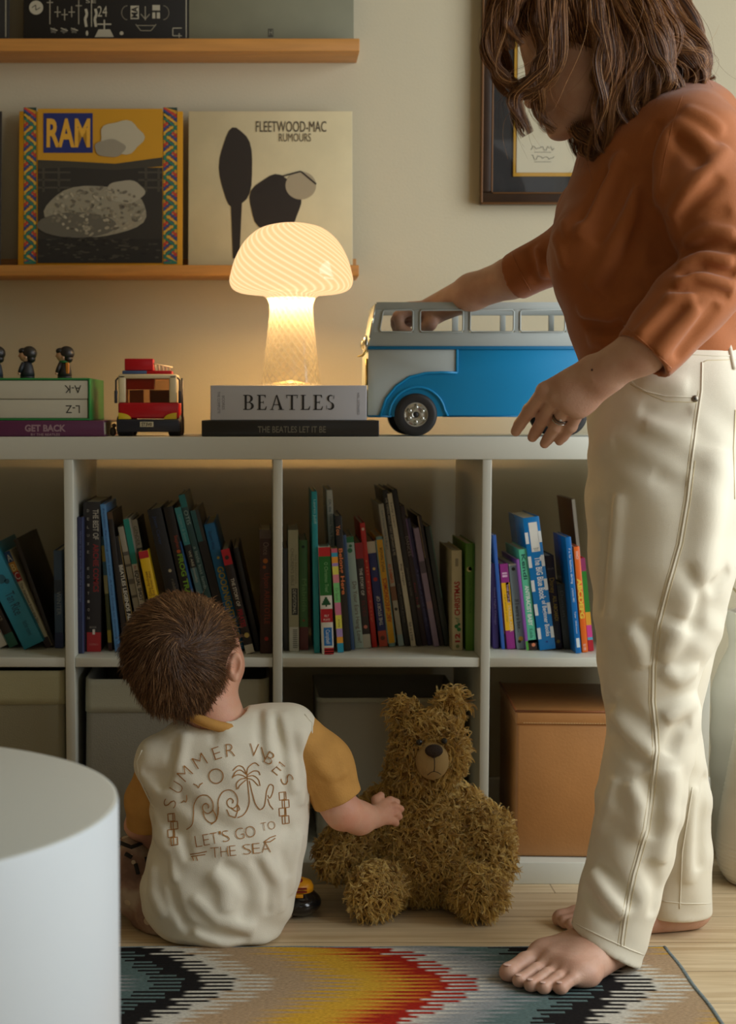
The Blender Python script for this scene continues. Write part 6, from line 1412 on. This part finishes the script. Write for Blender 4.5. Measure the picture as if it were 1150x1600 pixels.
# --- T-shirt: cream body, mustard sleeves and collar
g = SDF((P(180,0,BY).x,-.42,-.002), (P(530,0,BY).x,-.10,P(300,1085,BY).z), .0028)
rows = [(1150,268,462),(1180,228,488),(1215,222,489),(1250,232,486),(1290,238,482),(1335,232,478),(1385,218,468),(1420,222,456),(1448,245,445)]
pts = [tuple(P((a+b)/2, y, BY-.0 if y < 1300 else BY-.012)) for y, a, b in rows]; rad = [(b-a)/2/S(BY) for y, a, b in rows]
yh = [.062,.074,.08,.082,.082,.084,.086,.084,.075]
for i in range(len(pts)-1): g.cap(pts[i], pts[i+1], rad[i], rad[i+1], .012, n=(0,1,0), q=yh[i]/rad[i], qb=yh[i+1]/rad[i+1])
g.D[:] = 1.0
# stacked ellipsoids keep the silhouette rows exact
ry_ = [r_[0] for r_ in rows]; yy_ = np.arange(1150, 1449, 10.)
rows2 = [(y, np.interp(y, ry_, [r_[1] for r_ in rows]), np.interp(y, ry_, [r_[2] for r_ in rows])) for y in yy_]; yh2 = np.interp(yy_, ry_, yh)
for (y,a,b), h_ in zip(rows2, yh2):
    c_ = P((a+b)/2, y, BY-.0 if y < 1300 else BY-.012); g.ell(c_, ((b-a)/2/S(BY), h_, .040), None, .008)
g.chain([P(265,1176,BY), P(340,1150,BY), P(450,1138,BY)], [.036,.042,.040], .02); g.ell(P(462,1142,BY), (.030,.040,.034), None, .02); g.ell(P(240,1190,BY), (.028,.042,.032), None, .02)
surf_folds(g, [(a_*.55, w_*1.1, p_) for a_, w_, p_ in [(-.005,.007,[(262,1285),(284,1305),(296,1345)]),(.005,.008,[(240,1300),(262,1330),(272,1380)]),(-.005,.007,[(262,1328),(264,1372),(276,1420),(296,1462)]),(.005,.009,[(240,1350),(238,1395),(256,1435)]),
  (.0045,.008,[(290,1145),(282,1190),(268,1230)]),(-.0045,.007,[(272,1158),(266,1198),(250,1236)]),(.004,.007,[(418,1108),(420,1156),(428,1200)]),(-.004,.006,[(405,1110),(404,1150),(410,1190)]),(.004,.007,[(440,1112),(452,1170),(462,1240)]),(-.004,.007,[(430,1120),(440,1180),(448,1250)]),
  (.004,.008,[(470,1140),(474,1200),(470,1260)]),(-.005,.009,[(344,1350),(372,1366),(388,1400),(378,1442)]),(.005,.010,[(330,1362),(350,1385),(352,1425)]),(.004,.008,[(300,1400),(340,1440),(400,1450)]),(-.004,.007,[(280,1440),(330,1462),(390,1468)]),
  (.004,.007,[(300,1455),(350,1474),(420,1470)]),(-.004,.007,[(222,1205),(250,1214),(284,1208)]),(.0045,.008,[(218,1222),(246,1236),(280,1240)]),(-.004,.008,[(455,1290),(440,1330),(450,1370)]),(.0035,.008,[(470,1300),(462,1350),(455,1400)]),(.003,.006,[(350,1118),(356,1150)]),(-.003,.006,[(330,1130),(334,1165)]),
  (-.0035,.006,[(395,1340),(420,1385),(418,1430)]),(.004,.007,[(410,1335),(438,1380),(440,1425)]),(.003,.006,[(240,1262),(250,1290),(262,1310)])]])
g.field(lambda X,Y,Z: -.0012*np.sin(X*85+Z*60+2.5*np.sin(Z*30))-.0008*np.sin(Z*110+X*70))
g.cap(tuple(P(322,1072,BY)), tuple(P(336,1108,BY)), .054, .050, .004, sign=-1)
g.plane((0,0,.004),(0,0,-1)); g.plane(P(340,1486,-.34), (.06,0,-1), .003)
Vs2, Qs2 = g.mesh(1); bvs = bvh_of(Vs2, Qs2)
m_crm = mat('cream_slub_cotton', (238,233,214), .85, bump=.2, bscale=900, noise=.03, nscale=25, sheen=.2); m_mus = mat('mustard_cotton', (206,154,80), .85, bump=.18, bscale=350, noise=.06, nscale=40)
tee = np_mesh('t_shirt', Vs2, Qs2, m_crm, child)
g = SDF((P(430,0,BY).x,-.36,P(500,1300,BY).z), (P(590,0,BY).x,-.17,P(500,1095,BY).z), .0024)
s0, s1_, s2_ = P(462,1148,BY), P(505,1195,BY), P(530,1254,BY)
g.chain([s0, s1_, s2_+(s2_-s1_)*.3], [.040,.042,.038], .02); g.fold([tuple(P(490,1190,BY-.04)),tuple(P(520,1215,BY-.04)),tuple(P(548,1205,BY-.04))], .004, .008); g.fold([tuple(P(495,1215,BY-.04)),tuple(P(535,1222,BY-.04))], -.003, .006)
g.field(lambda X,Y,Z: -.0012*np.sin(X*130+Z*80)); nn2 = (P(545,1262,BY)-P(505,1180,BY)).normalized(); g.plane(P(525,1252,BY), tuple(Vector((.42,0,-.90))), .002); g.cap(tuple(P(545,1290,BY)), tuple(P(520,1235,BY)), .034, .033, .002, sign=-1)
V_, Q_ = g.mesh(1); np_mesh('right_sleeve', V_, Q_, m_mus, tee)
g = SDF((P(180,0,BY).x,-.33,P(200,1330,BY).z), (P(290,0,BY).x,-.13,P(300,1140,BY).z), .0026)
g.chain(C3((252,1195,BY),(228,1250,BY+.03),(226,1285,BY+.055)), [.036,.031,.029], .015); g.plane(P(230,1298,BY+.05), (-.1,.2,-1), .002)
V_, Q_ = g.mesh(1); np_mesh('left_sleeve', V_, Q_, m_mus, tee)
w = MB(); cc = P(337,1116,BY)
tilt = Matrix.Rotation(.30, 4, 'Y') @ Matrix.Rotation(.12, 4, 'X'); ring_ = [cc+tilt @ Vector((.056*math.cos(a), .054*math.sin(a), 0)) for a in [2*PI*i/32 for i in range(32)]]
w.tube(ring_, .0085, m_mus, 10, closed=True); w.build('collar', tee)
for nm_s, pts in (('right_armhole_seam', [(476,1116),(488,1130),(487,1170),(484,1215),(481,1258)]), ('left_armhole_seam', [(222,1172),(214,1190),(218,1222),(240,1262)])):
    q = path_on(bvs, pts, .0004, 5)
    if len(q) > 1: w = MB(); w.tube(q, .0013, m_crm, 6); w.build(nm_s, tee)
# printed line drawing and words, lying on the cloth
pk = mat('ochre_print', (170,118,56), .8)
def ZC_(x, y): return (180+x/2.5, 900+y/2.5)
w = MB()
def cr2(p, n=6):
    if len(p) < 3: return p
    out = []
    for i in range(len(p)-1):
        a, b, c, d = p[max(i-1,0)], p[i], p[i+1], p[min(i+2,len(p)-1)]
        for k in range(n):
            t = k/n; out.append(tuple(.5*(2*b[j]+(c[j]-a[j])*t+(2*a[j]-5*b[j]+4*c[j]-d[j])*t*t+(3*b[j]-a[j]-3*c[j]+d[j])*t**3) for j in (0,1)))
    return out+[p[-1]]
def ink(pts, wd=1.45, conv=True):
    if len(pts) > 5 or len(pts) == 4: pts = cr2(pts)
    q = [ZC_(*p) for p in pts] if conv else pts
    pth = path_on(bvs, q, .0010, 1.8)
    if len(pth) < 2: return
    vs = []; r_ = wd/S(BY)*.5
    for i, p_ in enumerate(pth):
        t = (pth[min(i+1,len(pth)-1)]-pth[max(i-1,0)]).normalized(); n_ = t.cross(Vector((0,-1,0))).normalized(); vs += [p_+n_*r_, p_-n_*r_]
    w.add(vs, [(2*i,2*i+1,2*i+3,2*i+2) for i in range(len(pth)-1)], pk)
def word(ch, x, y, wd, hh, ang, bold=-.022):
    v, f = text_geo(ch, bold); X_, Y_ = ZC_(x, y); ca, sa = math.cos(ang), math.sin(ang); vs = []
    for a, b in v:
        a_, b_ = a*wd/2.5, b*hh/2.5; q = on_surf(bvs, X_+a_*ca+b_*sa, Y_+a_*sa-b_*ca, .0016)
        if q is None: return
        vs.append(q)
    w.add(vs, f, pk)
for ch, x, y, wd, hh, a in (('S',213,888,30,48,-75),('U',240,826,34,48,-58),('M',272,772,46,48,-47),('M',330,722,46,48,-32),('E',397,692,30,48,-18),('R',450,680,34,50,-6),('V',543,680,36,50,4),('B',604,712,32,48,30),('E',638,752,30,48,40),('S',672,795,30,48,58)):
    word(ch, x, y, wd, hh, math.radians(a))
ink([(571,668),(577,690),(585,716)], 1.5)
for s__, ws, x0_, y0_, hh in (("LET'S GO TO", (26,24,28,8,28,18,34,40,18,26,36), 312, 1036, 44), ('THE SEA', (34,30,26,22,32,30,36), 372, 1080, 40)):
    x = x0_; 
    for i, (c_, w_) in enumerate(zip(s__, ws)):
        yy = y0_-(x-x0_)*(.19 if s__[0] == 'L' else .10); h2 = hh*(.36 if c_ == "'" else (.72 if (s__[0]=='L' and i >= 9) else 1)); ww = w_*(.8 if (s__[0]=='L' and i >= 9) else 1)
        if c_ != ' ': word(c_, x+ww/2, yy-(hh-h2)/2*(1 if c_ == "'" else 0)-(8 if (s__[0]=='L' and i >= 9) else 0), ww, h2, math.radians(-9 if s__[0]=='L' else -5))
        x += ww+(5 if c_ != ' ' else 0)
circ = lambda cx_, cy_, rx, ry, a0=0, a1=360, n=20: [(cx_+rx*math.cos(math.radians(a0+(a1-a0)*i/n)), cy_+ry*math.sin(math.radians(a0+(a1-a0)*i/n))) for i in range(n+1)]
ink(circ(394,782,28,28)); ink([(305,812),(318,818),(325,828),(332,815),(342,808)]); ink([(258,886),(268,878),(276,884),(280,872),(278,856)])
# palm
ink([(515,778),(520,830),(524,880),(516,912),(500,934),(478,944)]); ink([(524,800),(536,850),(548,890),(566,912),(582,900),(588,870),(592,840),(604,815),(618,822),(614,850),(604,868),(596,856)]); ink([(596,870),(604,895),(618,912)])
for a in ([(513,776),(490,758),(470,766),(458,790)],[(458,786),(478,776),(500,780),(514,790)],[(514,776),(500,748),(480,742),(460,760)],[(514,776),(520,748),(545,730),(562,742)],[(514,780),(540,762),(560,764),(566,778)],[(514,784),(540,780),(560,796),(566,820)],[(516,790),(536,796),(552,812),(560,820)],[(512,790),(490,794),(474,812),(476,834)],[(512,796),(498,808),(486,820),(480,832)]): ink(a)
# curling waves
def wave(x, y, s=1.0):
    ink([(x-30*s,y+70*s),(x-8*s,y+50*s),(x-2*s,y+10*s),(x+0*s,y-30*s),(x+20*s,y-62*s),(x+52*s,y-66*s),(x+74*s,y-40*s),(x+74*s,y-8*s),(x+56*s,y+6*s),(x+38*s,y-4*s),(x+34*s,y-22*s),(x+46*s,y-34*s),(x+58*s,y-26*s),(x+56*s,y-14*s)])
wave(308,922,.98); ink([(382,914),(394,940),(392,958),(372,964),(352,948),(342,920)]); wave(404,902,.98); ink([(478,892),(486,912),(470,918),(452,904)]); ink([(404,902),(402,930),(392,958)]); ink([(478,892),(478,920),(470,944),(446,936),(436,912)])
for x, y, s__ in ((205,930,1),(640,846,1)):
    for i in range(4):
        o_ = 12 if i % 2 else 0; ink([(x+o_,y+i*31),(x+o_+26,y+i*31-3),(x+o_+28,y+i*31+26),(x+o_+2,y+i*31+30),(x+o_,y+i*31)])
    ink([(x+20,y-2),(x+24,y+120)])
ink([(292,1088),(330,1082),(358,1076)]); ink([(296,1096),(330,1091),(352,1088)]); ink([(302,1098),(306,1112)]); ink([(316,1096),(322,1112)]); ink([(580,1040),(605,1022),(628,1014)]); ink([(580,1040),(606,1038),(626,1024)])
w.build('printed_drawing', tee)

# --- hair
g = SDF(tuple(BC-Vector((.13,.13,.14))), tuple(BC+Vector((.13,.13,.13))), .003)
g.ell(bp_(-.010,0,.012), (.090,.083,.084), Mc, .02); g.ell(P(282,1062,BY-.005), (.066,.066,.058), None, .02); g.ell(P(300,1098,BY-.004), (.038,.048,.024), None, .015)
# keep face and ear side free
g.cap(tuple(P(400,1060,BY-.02)), tuple(P(392,1120,BY)), .040, .040, .006, sign=-1); g.ell(ec+Vector((.010,.0,-.002)), (.022,.045,.029), None, .006, sign=-1)
g.ell(bp_(.085,0,-.030), (.062,.080,.062), Mc, .006, sign=-1)
Vh, Qh = g.mesh(2); chair_ = np_mesh('hair', Vh, Qh, mat('child_hair_base', (70,46,30), .6, bump=.5, bscale=200), child)
c_, n_, ar = quad_normals(Vh, Qh); N_ = 15000; idx = RNG.choice(len(c_), N_, p=ar/ar.sum()); b_ = c_[idx]+RNG.normal(0,.0012,(N_,3)); nn_ = n_[idx]
dd_ = b_-np.array(ec); kp = ~((b_[:,2] < P(300,1108,BY).z) | ((dd_[:,0] > -.016) & (np.abs(dd_[:,2]) < .030))); b_, nn_ = b_[kp], nn_[kp]
wh = np.array(P(284,1004,BY-.085)); rad = b_-wh; rad -= (rad*nn_).sum(1)[:,None]*nn_; dist = np.linalg.norm(rad, axis=1)[:,None]; rad = unit(rad); tan = np.cross(nn_, rad)
fx = np.clip(1-dist/.07, 0, 1); dirn = unit(rad*(1-.4*fx)+tan*(.95*fx+.15)+np.array([.0,0,-.30])*np.clip(dist/.08,0,1)+nn_*.22+RNG.normal(0,.10,rad.shape))
L_ = RNG.uniform(.018,.032,len(b_))*(.75+.25*np.clip(dist[:,0]/.05,0,1)); K = 8; tt = np.linspace(0,1,K)[None,:,None]
cl = np.floor(b_/.008)@np.array([7.1,13.7,3.3]); jt = np.stack([np.sin(cl*1.3),np.cos(cl*2.1),np.sin(cl*.7+1)],1)*.18
dirn = unit(dirn+jt)
path = b_[:,None,:]+dirn[:,None,:]*L_[:,None,None]*tt; ctr_ = np.array(BC)+np.array([0,0,-.01])
path -= unit(path-ctr_)*(tt**2)*L_[:,None,None]*.16
V_, Q_, at = strands(path, .00042, .25, 3); np_mesh('hair_strands', V_, Q_, strand_mat('child_brown_hair', [(0,(64,42,26)),(.5,(110,78,50)),(.85,(146,108,74)),(1,(176,138,98))], .38, .45), chair_, attr={'rnd': at['rnd']})
